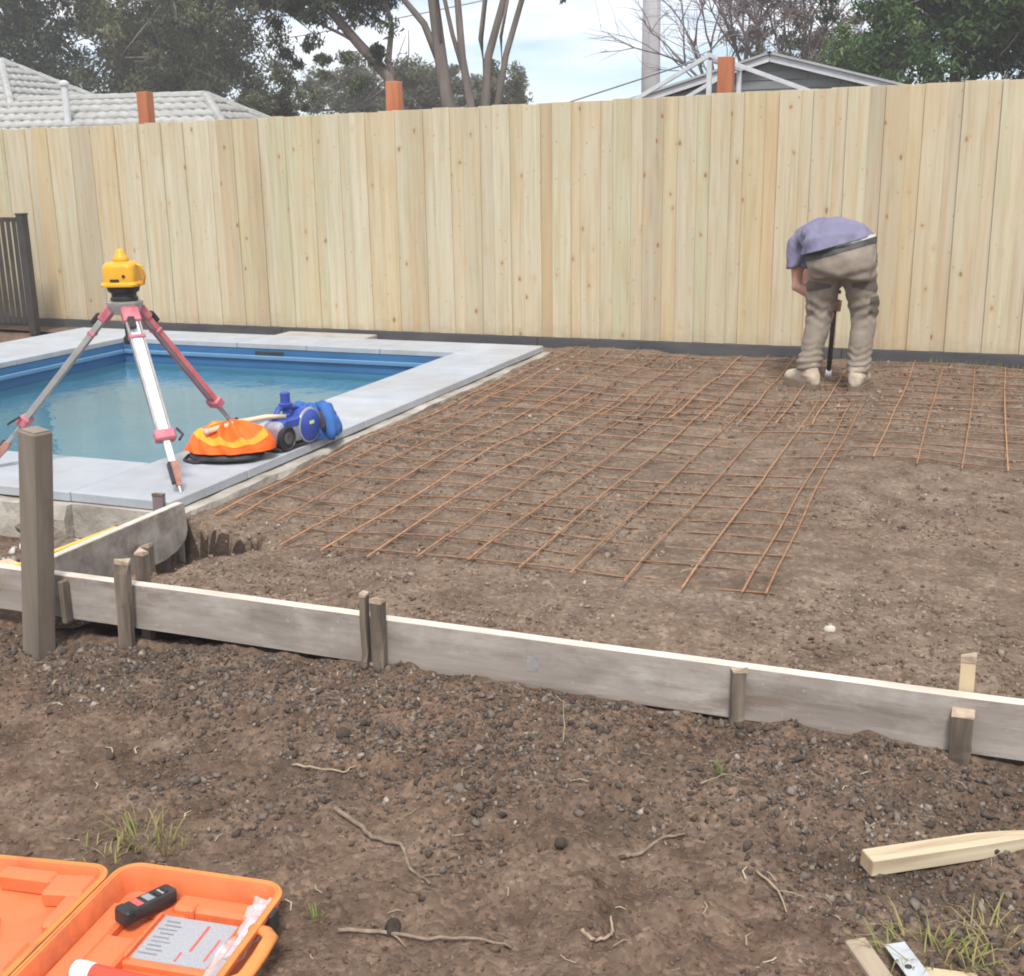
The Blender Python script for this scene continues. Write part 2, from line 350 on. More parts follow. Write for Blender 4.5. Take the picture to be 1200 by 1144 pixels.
xs = grow(-3.35, 1.15, 0.011, -110, 110); ys = grow(1.25, 3.15, 0.011, -70, 140)
# a few extra lines where the pool pit and the bed begin
xs = np.unique(np.concatenate([xs, [-7.42, -7.38, -3.16, -3.14, -3.03, -3.01, 2.98, 3.02]])); ys = np.unique(np.concatenate([ys, [4.04, 4.06, 8.54, 8.56, 8.94, 8.96, 9.3, 9.6]]))
gr = link('ground', grid_mesh('ground', xs, ys, ground_h), SOIL); tag(gr, 'bare dark brown building-site soil', 'ground', kind='structure')

def bed_h(x, y):
    x = np.asarray(x, float); y = np.asarray(y, float)
    z = 0.03 * fbm(x, y, 0.9, 3) + 0.018 * fbm(x, y, 4, 3) + 0.008 * fbm(x, y, 15, 3) + 0.005 * fbm(x, y, 48, 2)
    z = z - 0.03 * (1 - sstep(3.06, 3.45, y)) + 0.015 * sstep(-2.7, -3.05, x)
    d = np.hypot((x + 2.96) / 0.36, (y - 3.68) / 0.37) + 0.45 * fbm(x, y, 5, 3)
    z = z - 0.36 * (1 - sstep(0.74, 0.97, d)) - 0.10 * (1 - sstep(3.0, 3.5, y)) * (1 - sstep(-2.95, -2.6, x))
    return z
bx_ = np.arange(-3.04, 2.9, 0.019); by_ = np.arange(3.066, 9.06, 0.019)
bed = link('crushed_rock_bed', grid_mesh('crushed_rock_bed', bx_, by_, bed_h), BED); bed.data.materials.append(simple('trench_shade_soil', (0.030, 0.020, 0.014), (0.062, 0.043, 0.031), 14, 0.95, bump=0.012, bscale=50, kind='World'))
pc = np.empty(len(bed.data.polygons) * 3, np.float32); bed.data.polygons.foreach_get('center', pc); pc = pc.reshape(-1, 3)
bed.data.polygons.foreach_set('material_index', ((pc[:, 2] < -0.075 + 0.03 * fbm(pc[:, 0], pc[:, 1], 12, 2)) & (pc[:, 0] < -2.4)).astype(np.int32))  # deep trench faces get darker soil, the hole's shade put into the colour
tag(bed, 'levelled crushed rock bed for the slab', 'ground', kind='structure')

# ---- gravel
def ico(n=1):
    bm = bmesh.new(); bmesh.ops.create_icosphere(bm, subdivisions=n, radius=1.0); bm.verts.index_update()
    V = np.array([v.co[:] for v in bm.verts]); F = np.array([[v.index for v in f.verts] for f in bm.faces]); bm.free(); return V, F
_iv, _if = ico(1)
PROTO = [(_iv * (1 + 0.36 * rng.standard_normal((len(_iv), 1))) * np.array([1.0, 0.5 + 0.5 * rng.random(), 0.45 + 0.4 * rng.random()]), _if) for _ in range(10)]
def rotmats(n, flat=False):
    a = rng.random(n) * 2 * np.pi; q = rng.standard_normal((n, 4)); q /= np.linalg.norm(q, axis=1)[:, None]
    if flat:
        c, s = np.cos(a), np.sin(a); M = np.zeros((n, 3, 3)); M[:, 0, 0] = c; M[:, 0, 1] = -s; M[:, 1, 0] = s; M[:, 1, 1] = c; M[:, 2, 2] = 1; return M
    w_, x, y, z = q.T
    return np.stack([np.stack([1 - 2 * (y * y + z * z), 2 * (x * y - z * w_), 2 * (x * z + y * w_)], 1), np.stack([2 * (x * y + z * w_), 1 - 2 * (x * x + z * z), 2 * (y * z - x * w_)], 1), np.stack([2 * (x * z - y * w_), 2 * (y * z + x * w_), 1 - 2 * (x * x + y * y)], 1)], 1)
def scatter(name, pos, size, tint, mat, protos=PROTO, flat=False):
    n = len(pos); which = rng.integers(0, len(protos), n); Vs = []; Fs = []; Ts = []; base = 0; M = rotmats(n, flat)
    for k, (pv, pf) in enumerate(protos):
        idx = np.where(which == k)[0]
        if not len(idx): continue
        V = np.einsum('nij,vj->nvi', M[idx], pv) * size[idx][:, None, None] + pos[idx][:, None, :]
        F = pf[None] + (np.arange(len(idx)) * len(pv))[:, None, None] + base
        Vs.append(V.reshape(-1, 3)); Fs.append(F.reshape(-1, 3)); Ts.append(np.repeat(tint[idx], len(pv))); base += V.shape[0] * V.shape[1]
    return link(name, np_mesh(name, np.concatenate(Vs), np.concatenate(Fs), False, ('tint', np.concatenate(Ts))), mat)
def fore_points(n, density):
    x = rng.uniform(-3.3, 1.1, n); y = rng.uniform(1.4, 3.0, n)
    keep = rng.random(n) < density(x, y); return x[keep], y[keep]
def dens(x, y):
    p = fbm(x, y, 1.9, 3); band = sstep(2.42, 2.80, y + 0.5 * p + 0.06 * (x + 1))
    pat = sstep(0.10, 0.30, fbm(x + 9, y, 2.6, 3) + 0.1 * sstep(2.0, 2.5, y)) * sstep(1.7, 2.3, y)
    return np.clip(0.015 + 0.9 * band + 0.45 * pat, 0, 1)
x, y = fore_points(66000, dens); n = len(x)
s = np.clip(rng.lognormal(math.log(0.0040), 0.55, n), 0.002, 0.017)
z = ground_h(x, y) + s * 0.25
o = scatter('gravel', np.stack([x, y, z], 1), s, np.clip(rng.beta(2, 3, n) + 0.12 * fbm(x, y, 3, 2), 0, 1), GRAVEL); tag(o, 'dark crushed gravel spilled in front of the formwork', 'gravel', kind='stuff')
n = 34000; y = 3.08 + (5.9) * rng.random(n) ** 1.35; x = rng.uniform(-3.0, 2.4, n); x = np.where(x > y * 0.12 + 0.3, rng.uniform(-3, 0.3, n), x)
s = np.clip(rng.lognormal(math.log(0.0048), 0.45, n), 0.0025, 0.017) * (1 + 0.06 * (y - 3))
keep = rng.random(n) < np.clip(0.45 + 1.4 * fbm(x, y, 1.6, 3) + 0.6 * (1 - sstep(3.2, 4.2, y)), 0.08, 1); x, y, s = x[keep], y[keep], s[keep]; n = len(x)
o = scatter('bed_gravel', np.stack([x, y, bed_h(x, y) + s * 0.2], 1), s, np.clip(rng.beta(2, 2.6, n) + 0.1 * fbm(x, y, 2, 2), 0, 1), GRAVEL2); tag(o, 'dusty crushed stone covering the slab bed', 'gravel', kind='stuff')
n = 30000; x = rng.uniform(-3.3, 1.1, n); y = rng.uniform(1.4, 3.0, n); s = np.clip(rng.lognormal(math.log(0.0026), 0.55, n), 0.0014, 0.012)
o = scatter('soil_crumbs', np.stack([x, y, ground_h(x, y) + s * 0.15], 1), s, np.clip(rng.beta(2, 2.5, n) + 0.2 * fbm(x, y, 2, 2), 0, 1), m_attr('crumbly_soil', [(0, (0.075, 0.048, 0.032)), (0.5, (0.145, 0.096, 0.065)), (1, (0.22, 0.155, 0.112))])); tag(o, 'crumbs of brown soil over the bare ground', 'soil', kind='stuff')
# dry straw and leaf bits
sv = np.array([[-1, -0.03, 0], [0, 0.10, 0.12], [1, -0.02, 0], [1, 0.02, 0.0], [0, 0.16, 0.14], [-1, 0.03, 0]]); sf = np.array([[0, 1, 4], [0, 4, 5], [1, 2, 3], [1, 3, 4]])
n = 240; x = rng.uniform(-2.8, 0.9, n); y = rng.uniform(1.6, 2.95, n); s = rng.uniform(0.006, 0.028, n)
o = scatter('straw', np.stack([x, y, ground_h(x, y) + 0.005], 1), s, rng.random(n), STRAW, [(sv, sf), (sv * np.array([1, 2.6, 1]), sf)], True); tag(o, 'dry straw and leaf bits strewn on the soil', 'straw', kind='stuff')
n = 160; x = rng.uniform(-2.7, 0.9, n); y = rng.uniform(3.2, 5.5, n); s = rng.uniform(0.008, 0.03, n)
o = scatter('bed_straw', np.stack([x, y, bed_h(x, y) + 0.006], 1), s, rng.random(n), STRAW, [(sv, sf)], True); tag(o, 'dry straw bits strewn on the slab bed', 'straw', kind='stuff')

# ------------------------------------------------------------------ paling fence
YF = 9.12
fence = empty('paling_fence', (-4.0, YF, 0)); bpy.context.view_layer.update()
tag(fence, 'tall new pine paling fence with dark plinth board behind pool and rock bed', 'fence')
def ftop(x): return 1.83 + 0.112 * np.clip((x + 7.3) / 7.5, 0, 1.15)
xp = -10.4; k = 0
while xp < 2.4:
    pitch = 0.25 + random.uniform(-0.012, 0.012)
    for front in (1, 0):
        wd = 0.15 + random.uniform(-0.008, 0.008); c = xp + (0 if front else pitch / 2)
        h = ftop(c) - 0.083 + random.uniform(-0.006, 0.006) * (1 if front else 0.6)
        th = 0.014; yy = YF - (0.0075 if front else -0.0065) + random.uniform(-0.002, 0.002)
        b = MB(); b.box((0, 0, h / 2), (wd, th, h), bevel=0.0016)
        p = b.build('paling', PINE, fence, world=False); p.parent = fence
        p.location = (c + 4.0, yy - YF, 0.083); p.rotation_euler = (random.uniform(-0.002, 0.002), random.uniform(-0.004, 0.004), random.uniform(-0.012, 0.012))
    xp += pitch; k += 1
for x0 in np.arange(-10.5, 2.4, 2.4):
    b = MB(); b.box((x0 + 1.2, YF - 0.010 + random.uniform(-0.003, 0.003), 0.022), (2.394, 0.036, 0.118), bevel=0.002); b.build('plinth_board', PLINTH, fence)
for xc, zt in ((-9.6, 2.11), (-7.03, 2.11), (-4.57, 2.105), (-1.85, 2.174), (0.75, 2.17)):
    b = MB(); b.box((xc, YF + 0.10, zt / 2 - 0.2), (0.11, 0.10, zt + 0.4), bevel=0.004); b.build('post', REDPOST, fence)
for zr in (0.3, 1.0, 1.65):
    b = MB(); b.box((-4.0, YF + 0.0345, zr), (12.9, 0.034, 0.09), bevel=0.003); b.build('rail', PINE_NEW, fence)

# ------------------------------------------------------------------ swimming pool
PX0, PX1, PY0, PY1 = -6.70, -3.60, 4.52, 8.20          # inner edge
OX0, OX1, OY0, OY1 = -7.50, -3.09, 3.98, 8.66          # outer edge
pool = empty('swimming_pool', (-5.2, 6.3, 0)); bpy.context.view_layer.update()
tag(pool, 'blue in-ground swimming pool with pale grey paver coping', 'pool')
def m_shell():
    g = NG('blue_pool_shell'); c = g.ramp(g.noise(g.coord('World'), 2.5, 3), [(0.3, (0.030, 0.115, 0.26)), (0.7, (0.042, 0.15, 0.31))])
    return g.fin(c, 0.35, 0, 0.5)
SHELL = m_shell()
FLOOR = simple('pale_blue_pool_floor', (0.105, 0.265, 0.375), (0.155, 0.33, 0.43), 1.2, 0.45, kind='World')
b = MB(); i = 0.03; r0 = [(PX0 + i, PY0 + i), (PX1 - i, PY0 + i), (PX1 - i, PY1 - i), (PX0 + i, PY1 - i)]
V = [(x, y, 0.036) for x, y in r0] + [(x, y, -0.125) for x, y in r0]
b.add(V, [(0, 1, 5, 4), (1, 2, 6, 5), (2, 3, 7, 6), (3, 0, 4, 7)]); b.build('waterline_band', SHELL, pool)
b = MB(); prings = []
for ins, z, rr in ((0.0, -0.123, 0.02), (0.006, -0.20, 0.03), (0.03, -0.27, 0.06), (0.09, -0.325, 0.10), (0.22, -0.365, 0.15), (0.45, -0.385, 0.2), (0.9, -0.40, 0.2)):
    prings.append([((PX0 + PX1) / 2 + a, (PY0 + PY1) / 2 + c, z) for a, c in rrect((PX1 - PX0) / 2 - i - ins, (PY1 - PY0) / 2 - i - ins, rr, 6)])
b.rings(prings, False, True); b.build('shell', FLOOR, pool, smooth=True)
b = MB(); b.box(((PX0 + PX1) / 2, PY1 - 0.042, -0.03), (3.03, 0.02, 0.035), bevel=0.006); b.box((PX0 + 0.042, (PY0 + PY1) / 2, -0.03), (0.02, 3.55, 0.035), bevel=0.006); b.build('moulded_ledge', simple('ledge_blue', (0.10, 0.22, 0.37), (0.13, 0.26, 0.41), 3, 0.4), pool)
b = MB(); b.box((-5.25, PY1 - 0.035, 0.0), (0.26, 0.014, 0.045), bevel=0.004); b.build('skimmer_slot', simple('skimmer_dark', (0.02, 0.025, 0.03), (0.035, 0.04, 0.05), 4, 0.5), pool)
def m_water():
    g = NG('pool_water'); g.t.nodes.remove(g.b)
    n1 = g.noise(g.coord('World', (1.0, 0.8, 1)), 5, 3); n2 = g.noise(g.coord('World'), 22, 2)
    bp = g.n('ShaderNodeBump'); bp.inputs['Distance'].default_value = 0.012; bp.inputs['Strength'].default_value = 0.55
    g.l(g.math('ADD', n1, g.math('MULTIPLY', n2, 0.18)), bp.inputs['Height'])
    fr = g.n('ShaderNodeFresnel'); fr.inputs['IOR'].default_value = 1.40; g.l(bp.outputs[0], fr.inputs['Normal'])
    tr = g.n('ShaderNodeBsdfTransparent'); tr.inputs[0].default_value = (0.80, 0.95, 0.97, 1)
    gl = g.n('ShaderNodeBsdfGlossy'); gl.inputs['Roughness'].default_value = 0.04; gl.inputs['Color'].default_value = (1, 1, 1, 1); g.l(bp.outputs[0], gl.inputs['Normal'])
    ms = g.n('ShaderNodeMixShader'); g.l(fr.outputs[0], ms.inputs[0]); g.l(tr.outputs[0], ms.inputs[1]); g.l(gl.outputs[0], ms.inputs[2]); g.l(ms.outputs[0], g.out.inputs['Surface'])
    return g.m
b = MB(); b.add([(x, y, -0.11) for x, y in r0], [(0, 1, 2, 3)]); b.build('water', m_water(), pool)
# bond beam under the coping, rough outer concrete
def beam(x0, x1, y0, y1, axis):
    b = MB(); N = 110; rings = []
    for k in range(N + 1):
        t = k / N
        j = lambda a: 0.036 * float(fbm(t * 9 + a, a * 3.1, 2.6, 5))
        if axis == 'y':
            y = y0 + (y1 - y0) * t; rings.append([(x0, y, -0.5), (x1 + j(3), y, -0.5), (x1 + j(1), y, -0.01 + j(2) * 0.5), (x1 - 0.008 + j(5) * 0.6, y, 0.030 + j(4) * 0.35), (x0, y, 0.034)])
        else:
            x = x0 + (x1 - x0) * t; rings.append([(x, y1, -0.5), (x, y1, 0.034), (x, y0 + 0.01 + j(5) * 0.6, 0.030 + j(4) * 0.35), (x, y0 + j(1), -0.03 + j(2) * 0.5), (x, y0 + j(3), -0.5)])
    return b.rings(rings)
beam(PX1 + 0.002, OX1 + 0.065, OY0 - 0.02, OY1 + 0.02, 'y').build('bond_beam', CONC, pool)
beam(OX0, PX1 - 0.0, OY0 - 0.06, PY0 - 0.002, 'x').build('bond_beam', CONC, pool)
b = MB(); b.box(((OX0 + PX1) / 2, (PY1 + OY1) / 2 + 0.001, -0.23), (PX1 - OX0 - 0.006, OY1 - PY1 - 0.006, 0.53)); b.build('bond_beam', CONC, pool)
b = MB(); b.box(((OX0 + PX0) / 2, (PY0 + PY1) / 2, -0.23), (PX0 - OX0 - 0.006, PY1 - PY0 - 0.006, 0.53)); b.build('bond_beam', CONC, pool)
def paver(x0, x1, y0, y1, dz=0.0):
    g_ = 0.0025; b = MB(); b.box(((x0 + x1) / 2, (y0 + y1) / 2, 0.058 + dz), (x1 - x0 - 2 * g_, y1 - y0 - 2 * g_, 0.044), bevel=0.004); b.build('coping_paver', PAVER, pool)
def run(a, c, step): 
    n = max(1, round((c - a) / step)); return [(a + (c - a) * k / n, a + (c - a) * (k + 1) / n) for k in range(n)]
for y0, y1 in run(OY0, OY1, 0.60): paver(PX1 - 0.02, OX1, y0, y1, random.uniform(-0.0012, 0.0012))
for x0, x1 in run(OX0, PX1 - 0.02, 0.60):
    paver(x0, x1, PY1 - 0.02, OY1, random.uniform(-0.0012, 0.0012)); paver(x0, x1, OY0, PY0 + 0.02, random.uniform(-0.0012, 0.0012))
for y0, y1 in run(PY0 + 0.02, PY1 - 0.02, 0.60): paver(OX0, PX0 + 0.02, y0, y1, random.uniform(-0.0012, 0.0012))
b = MB(); b.box((-5.17, 8.865, 0.002), (0.86, 0.40, 0.11), bevel=0.006); o = b.build('concrete_pad', simple('pad_concrete', (0.33, 0.305, 0.28), (0.45, 0.425, 0.395), 7, 0.85, kind='World')); tag(o, 'small pale concrete pad between pool coping and fence', 'pad')
# strip of soil between coping and fence
b = MB(); xs2 = np.linspace(-8.6, -3.02, 90); ys2 = np.linspace(8.655, 9.14, 12)
strip = link('soil_strip', grid_mesh('soil_strip', xs2, ys2, lambda X, Y: 0.005 + 0.02 * fbm(X, Y, 4, 3) + 0.03 * (1 - sstep(8.6, 8.75, Y))), BED); tag(strip, 'narrow soil strip between pool coping and fence', 'ground', kind='structure')

# dark slatted pool fence behind the pool's far corner
pf = empty('pool_fence', (-8.1, 8.62, 0)); bpy.context.view_layer.update(); tag(pf, 'dark slatted pool fence panel with square post beside the paling fence', 'fence')
b = MB(); b.box((-8.02, 8.62, 0.535), (0.075, 0.075, 1.07), bevel=0.004); b.box((-8.02, 8.62, 1.078), (0.085, 0.085, 0.016), bevel=0.003); b.build('post', BLACKFENCE, pf)
for zr in (1.03, 0.12):
    b = MB(); b.box((-8.87, 8.62, zr), (1.62, 0.035, 0.04), bevel=0.003); b.build('rail', BLACKFENCE, pf)
for k in range(24):
    b = MB(); b.box((-8.10 - k * 0.066, 8.600, 0.575), (0.046, 0.006, 0.95), bevel=0.001); b.build('slat', BLACKFENCE, pf)

# ------------------------------------------------------------------ formwork
def board(name, x0, x1, y, z0, z1, th, label, bow=0.0, dz=0.0):
    e = empty(name, ((x0 + x1) / 2, y, z0)); bpy.context.view_layer.update(); tag(e, label, 'formwork', 'formwork boards')
    N = 24; rings = []
    for k in range(N + 1):
        t = k / N; x = x0 + (x1 - x0) * t; yy = y + bow * math.sin(math.pi * t); j = 0.0012 * float(fbm(x * 7, y, 3, 2)); d = dz * t
        c = 0.003
        rings.append([(x, yy, z0 + j + d), (x, yy + th, z0 + d), (x, yy + th, z1 - 0.0025 + j + d), (x, yy + j, z1 - 0.0025 + j + d)])
    b = MB(); b.rings(rings); b.build('face_board', FORM, e)
    rings = [[(p[2][0], p[2][1], p[2][2]), (p[2][0], p[2][1] - 0.002, p[2][2] + 0.0025), (p[3][0], p[3][1] + 0.002, p[3][2] + 0.0025), (p[3][0], p[3][1], p[3][2])] for p in rings]
    b = MB(); b.rings(rings); b.build('top_edge', FORM_EDGE, e)
    return e
FY = 3.02
board('formwork_board', -3.55, -1.622, FY, -0.052, 0.103, 0.036, 'weathered formwork board fixed to the tall square post, shorter of the front boards', 0.006)
board('formwork_board', -1.614, 1.75, FY, -0.054, 0.100, 0.036, 'long straight weathered formwork board with faint blue mark', -0.006)
b = MB(); b.box((-1.12, FY - 0.002, 0.022), (0.036, 0.003, 0.045)); o = b.build('chalk_mark', simple('blue_mark', (0.20, 0.215, 0.235), (0.33, 0.31, 0.29), 45, 0.9), [c for c in bpy.data.objects if c.name == 'formwork_board.001'][0])
# return board towards the pool, with a rounded lower far corner
e = empty('return_board', (-3.0, 3.5, -0.1)); bpy.context.view_layer.update(); tag(e, 'short formwork board running from the front boards towards the pool corner', 'formwork', 'formwork boards')
prof = [(3.062, -0.10), (3.062, 0.1005)] + [(y, 0.1005) for y in np.linspace(3.2, 3.93, 8)] + [(3.94, -0.02), (3.92, -0.055), (3.86, -0.085), (3.78, -0.10)] + [(y, -0.10) for y in (3.5, 3.25)]
prof = [(p[0] - 0.0, p[1]) for p in prof]
V = [(-2.985, y, z) for y, z in prof] + [(-3.018, y, z) for y, z in prof]; n = len(prof)
b = MB(); b.add(V, [tuple(range(n)), tuple(range(2 * n - 1, n - 1, -1))] + [(k, k + n, (k + 1) % n + n, (k + 1) % n) for k in range(n)]); b.build('face_board', FORM, e)
b = MB(); b.box((-3.0015, 3.49, 0.1025), (0.031, 0.86, 0.004)); b.build('top_edge', FORM_EDGE, e)

def stake(x, y, z0, z1, wd, dp, label, rz=0.0, lean=(0, 0), cracked=False, grp='formwork stakes', endmat=STAKE_END, mat=STAKE):
    e = empty('timber_stake', (x, y, z0), rz); e.rotation_euler = (lean[1], lean[0], rz); tag(e, label, 'stake', grp); bpy.context.view_layer.update()
    h = z1 - z0; rings = []; w2, d2 = wd / 2, dp / 2
    for k in range(17):
        t = k / 16; jx = 0.006 * float(fbm(x * 5 + t * 7, x * 9, 1.6, 3)); tap = 1 if t > 0.0 else 0.3
        z = h * t * 0.97
        rings.append([(-w2 * tap + jx, -d2 * tap, z), (w2 * tap + jx, -d2 * tap + jx, z), (w2 * tap, d2 * tap, z), (-w2 * tap, d2 * tap + jx, z)])
    b = MB(); b.rings(rings); b.build('shaft', mat, e, world=False)
    b = MB(); last = rings[-1]; top = [(p[0] * 1.06, p[1] * 1.06, p[2] + h * 0.03 + random.uniform(-0.010, 0.008)) for p in last]
    mid = [(p[0] * 1.05, p[1] * 1.05, p[2] + 0.002) for p in last]
    b.rings([mid, top]); b.build('battered_top', endmat, e, world=False)
    return e
stake(-2.565, 2.995, -0.30, 0.205, 0.046, 0.026, 'split brown stake leaning on the board between tall post and paired stakes', 0.15, (0.07, 0.04))
stake(-2.535, 3.085, -0.28, 0.20, 0.036, 0.028, 'brown stake on the rock-bed side of the board near the tall post', -0.05, (0.0, 0.0))
stake(-1.655, 2.996, -0.30, 0.195, 0.018, 0.034, 'thin stake standing tight against the joint of the front boards', 0.1, (0.015, 0.02))
stake(-1.612, 2.998, -0.30, 0.176, 0.036, 0.030, 'split-topped stake covering the joint of the front boards', 0.0, (0.02, 0.01))
stake(-0.523, 2.998, -0.30, 0.105, 0.036, 0.034, 'square grey-brown stake holding the middle of the long board', 0.35, (0.012, 0.0))
stake(0.050, 2.999, -0.30, 0.063, 0.052, 0.030, 'short wide stake cut lower than the long board', 0.0, (0.01, 0.0))
stake(0.056, 3.080, -0.28, 0.185, 0.036, 0.034, 'pale stake rising on the rock-bed side of the long board', 0.0, (0.0, 0.0), mat=PINE_NEW)
stake(-2.945, 3.62, -0.35, 0.02, 0.040, 0.040, 'stake under the return board above the trench', 0.2, (0.0, 0.0))
stake(-3.055, 3.86, -0.30, 0.155, 0.045, 0.03, 'purplish brown stake behind the far end of the return board', 0.1, (0.0, 0.0), mat=simple('purple_stake', (0.17, 0.125, 0.13), (0.25, 0.19, 0.20), 12, 0.8, (1, 1, 0.2)), endmat=STAKE)
pst = empty('timber_post', (-2.83, 2.945, -0.4)); tag(pst, 'tall square weathered post standing at the end of the front formwork', 'post'); bpy.context.view_layer.update()
b = MB(); b.box((-2.848, 2.94, 0.115), (0.080, 0.076, 1.03), bevel=0.005, rot=Euler((0, R(7.2), 0)) .to_matrix().to_4x4() @ Matrix.Rotation(R(-10), 4, 'Z')); b.build('shaft', POSTW, pst)
b = MB(); b.box((-2.7832, 2.94, 0.628), (0.066, 0.062, 0.003), rot=Euler((0, R(7.2), 0)).to_matrix().to_4x4() @ Matrix.Rotation(R(-10), 4, 'Z')); b.build('sawn_top', simple('post_top', (0.20, 0.165, 0.13), (0.31, 0.26, 0.21), 20, 0.9), pst)
b = MB(); b.box((-2.80, 3.00, 0.02), (0.018, 0.034, 0.15), bevel=0.003); b.build('gap_shade_strip', STAKE, pst)  # dark strip added in place of the shaded gap beside the post

# loose pieces in the corner by the pool
def plank(name, c, size, rot, mat, label, cat, bevel=0.003, grp=None):
    b = MB(); b.box((0, 0, 0), size, bevel=bevel); o = b.build(name, mat, None); o.location = c; o.rotation_euler = rot; tag(o, label, cat, grp); return o
# spirit level behind the return board
lv = empty('spirit_level', (-3.085, 3.30, 0.058), R(86)); tag(lv, 'yellow spirit level lying behind the return board', 'spirit level'); lv.rotation_euler = (0, R(-1), R(84))
YEL = simple('yellow_paint', (0.62, 0.40, 0.035), (0.70, 0.47, 0.06), 12, 0.4)
for zc in (-0.022, 0.022):
    b = MB(); b.box((0, 0, zc), (0.60, 0.024, 0.010), bevel=0.002); b.build('flange', YEL, lv, world=False)
b = MB(); b.box((0, 0, 0), (0.596, 0.012, 0.034)); b.build('web', YEL, lv, world=False)
for xc in (-0.298, 0.298):
    b = MB(); b.box((xc, 0, 0), (0.012, 0.026, 0.056), bevel=0.002); b.build('end_cap', BLACKFENCE, lv, world=False)
b = MB(); b.tube([(-0.03, 0, 0.012), (0.03, 0, 0.012)], 0.009, 8); b.build('vial', simple('vial_green', (0.35, 0.6, 0.12), (0.4, 0.65, 0.15), 5, 0.15), lv, world=False)
plank('timber_offcut', (-3.30, 3.42, -0.055), (0.55, 0.07, 0.035), (0.05, -0.12, R(35)), STAKE, 'grey timber offcut slanting behind the tall post', 'timber', grp='offcuts in the corner')
plank('timber_offcut', (-3.42, 3.62, 0.0), (0.42, 0.09, 0.03), (0.35, 0.1, R(-22)), STAKE, 'wide brown offcut propped against the pool beam', 'timber', grp='offcuts in the corner')
plank('timber_offcut', (-3.52, 3.33, -0.07), (0.30, 0.09, 0.045), (0.0, 0.05, R(70)), PINE_NEW, 'pale sawn offcut lying in the corner soil', 'timber', grp='offcuts in the corner')
n = 130; x = rng.uniform(-3.75, -3.06, n); y = rng.uniform(3.3, 3.93, n); s = rng.uniform(0.008, 0.028, n)
o = scatter('rubble', np.stack([x, y, ground_h(x, y) + s * 0.4], 1), s, rng.random(n), m_attr('pale_rubble', [(0, (0.2, 0.17, 0.14)), (0.6, (0.40, 0.37, 0.34)), (1, (0.60, 0.58, 0.56))])); tag(o, 'pale broken concrete rubble below the pool edge', 'rubble', kind='stuff')

# ------------------------------------------------------------------ reinforcing mesh
def bar_mesh(p0, p1, r=0.0038, lift=0.016, curve=0.0, ph=0.0):
    N = 14; pts = []
    p0 = np.array(p0, float); p1 = np.array(p1, float); d = p1 - p0; L = np.hypot(*d); nrm = np.array([-d[1], d[0]]) / L
    for k in range(N + 1):
        t = k / N; q = p0 + d * t + nrm * curve * math.sin(math.pi * t) 
        zz = np.mean([float(bed_h(q[0] + a, q[1] + c)) for a in (-0.1, 0, 0.1) for c in (-0.1, 0, 0.1)])
        pts.append((q[0], q[1], zz + lift + 0.008 * math.sin(5.1 * t + ph) + 0.006 * math.sin(13 * t + 9 * ph)))
    b = MB(); b.tube(pts, r, 5); return b
def sheet(label, xs_, y0, y1, ys_, x0, x1, ang=0.0, base=0.0105):
    cx, cy = (x0 + x1) / 2, (y0 + y1) / 2; e = empty('reinforcing_mesh', (cx, cy, 0)); bpy.context.view_layer.update(); tag(e, label, 'steel mesh', 'reinforcing mesh sheets')
    ca, sa = math.cos(ang), math.sin(ang); T = lambda x, y: (cx + (x - cx) * ca - (y - cy) * sa, cy + (x - cx) * sa + (y - cy) * ca)
    for y in ys_:
        bar_mesh(T(x0 + (0.45 if y < 4.1 else 0), y), T(x1, y), lift=base, curve=random.uniform(-0.006, 0.006), ph=random.uniform(0, 1)).build('cross_wire', RUST2, e, smooth=True)
    for x in xs_:
        bar_mesh(T(x, y0 + (0.32 if x < -2.55 and y0 < 5 else random.uniform(-0.03, 0.03))), T(x, y1), lift=base + 0.011, curve=random.uniform(-0.010, 0.010), ph=random.uniform(0, 1)).build('long_bar', RUST, e, smooth=True)
sheet('rusty steel mesh sheet reaching from the pool edge towards the formwork', [-2.95] + [-2.85 + 0.2 * k for k in range(12)] + [-0.575], 3.765, 7.35, [3.85 + 0.2 * k for k in range(18)], -2.97, -0.555)
sheet('rusty steel mesh sheet lapped under the worker along the fence', [-2.90] + [-2.80 + 0.2 * k for k in range(11)], 6.55, 8.98, [6.62 + 0.2 * k for k in range(12)], -2.96, -0.62, R(0.8), 0.014)
sheet('rusty steel mesh sheet on open bed away from the pool', [-0.385 + 0.2 * k for k in range(12)], 5.78, 8.95, [5.88 + 0.2 * k for k in range(16)], -0.52, 2.0, R(-0.5), 0.009)

# small loose things on the bed and the soil
def stone(c, s, mat, label, cat='stone', seed=0):
    V, F = ico(2); r = np.random.default_rng(seed); V = V * (1 + 0.22 * fbm(V[:, 0] + V[:, 2] * 0.7 + seed, V[:, 1] - V[:, 2] * 0.6, 1.6, 3)[:, None] * 2) * np.array(s)
    o = link('stone' if cat == 'stone' else 'soil_clod', np_mesh('stone', V, F), mat); o.location = c; o.rotation_euler = (0.3 * seed, 0.2, seed); tag(o, label, cat); return o
stone((-0.345, 3.60, 0.008 + float(bed_h(-0.345, 3.60))), (0.022, 0.014, 0.016), simple('chalky_stone', (0.42, 0.37, 0.30), (0.58, 0.52, 0.44), 30, 0.9), 'small whitish stone alone on the rock bed', seed=3)
CL = simple('wet_clod', (0.03, 0.022, 0.017), (0.075, 0.055, 0.042), 20, 0.95, bump=0.01, bscale=60)
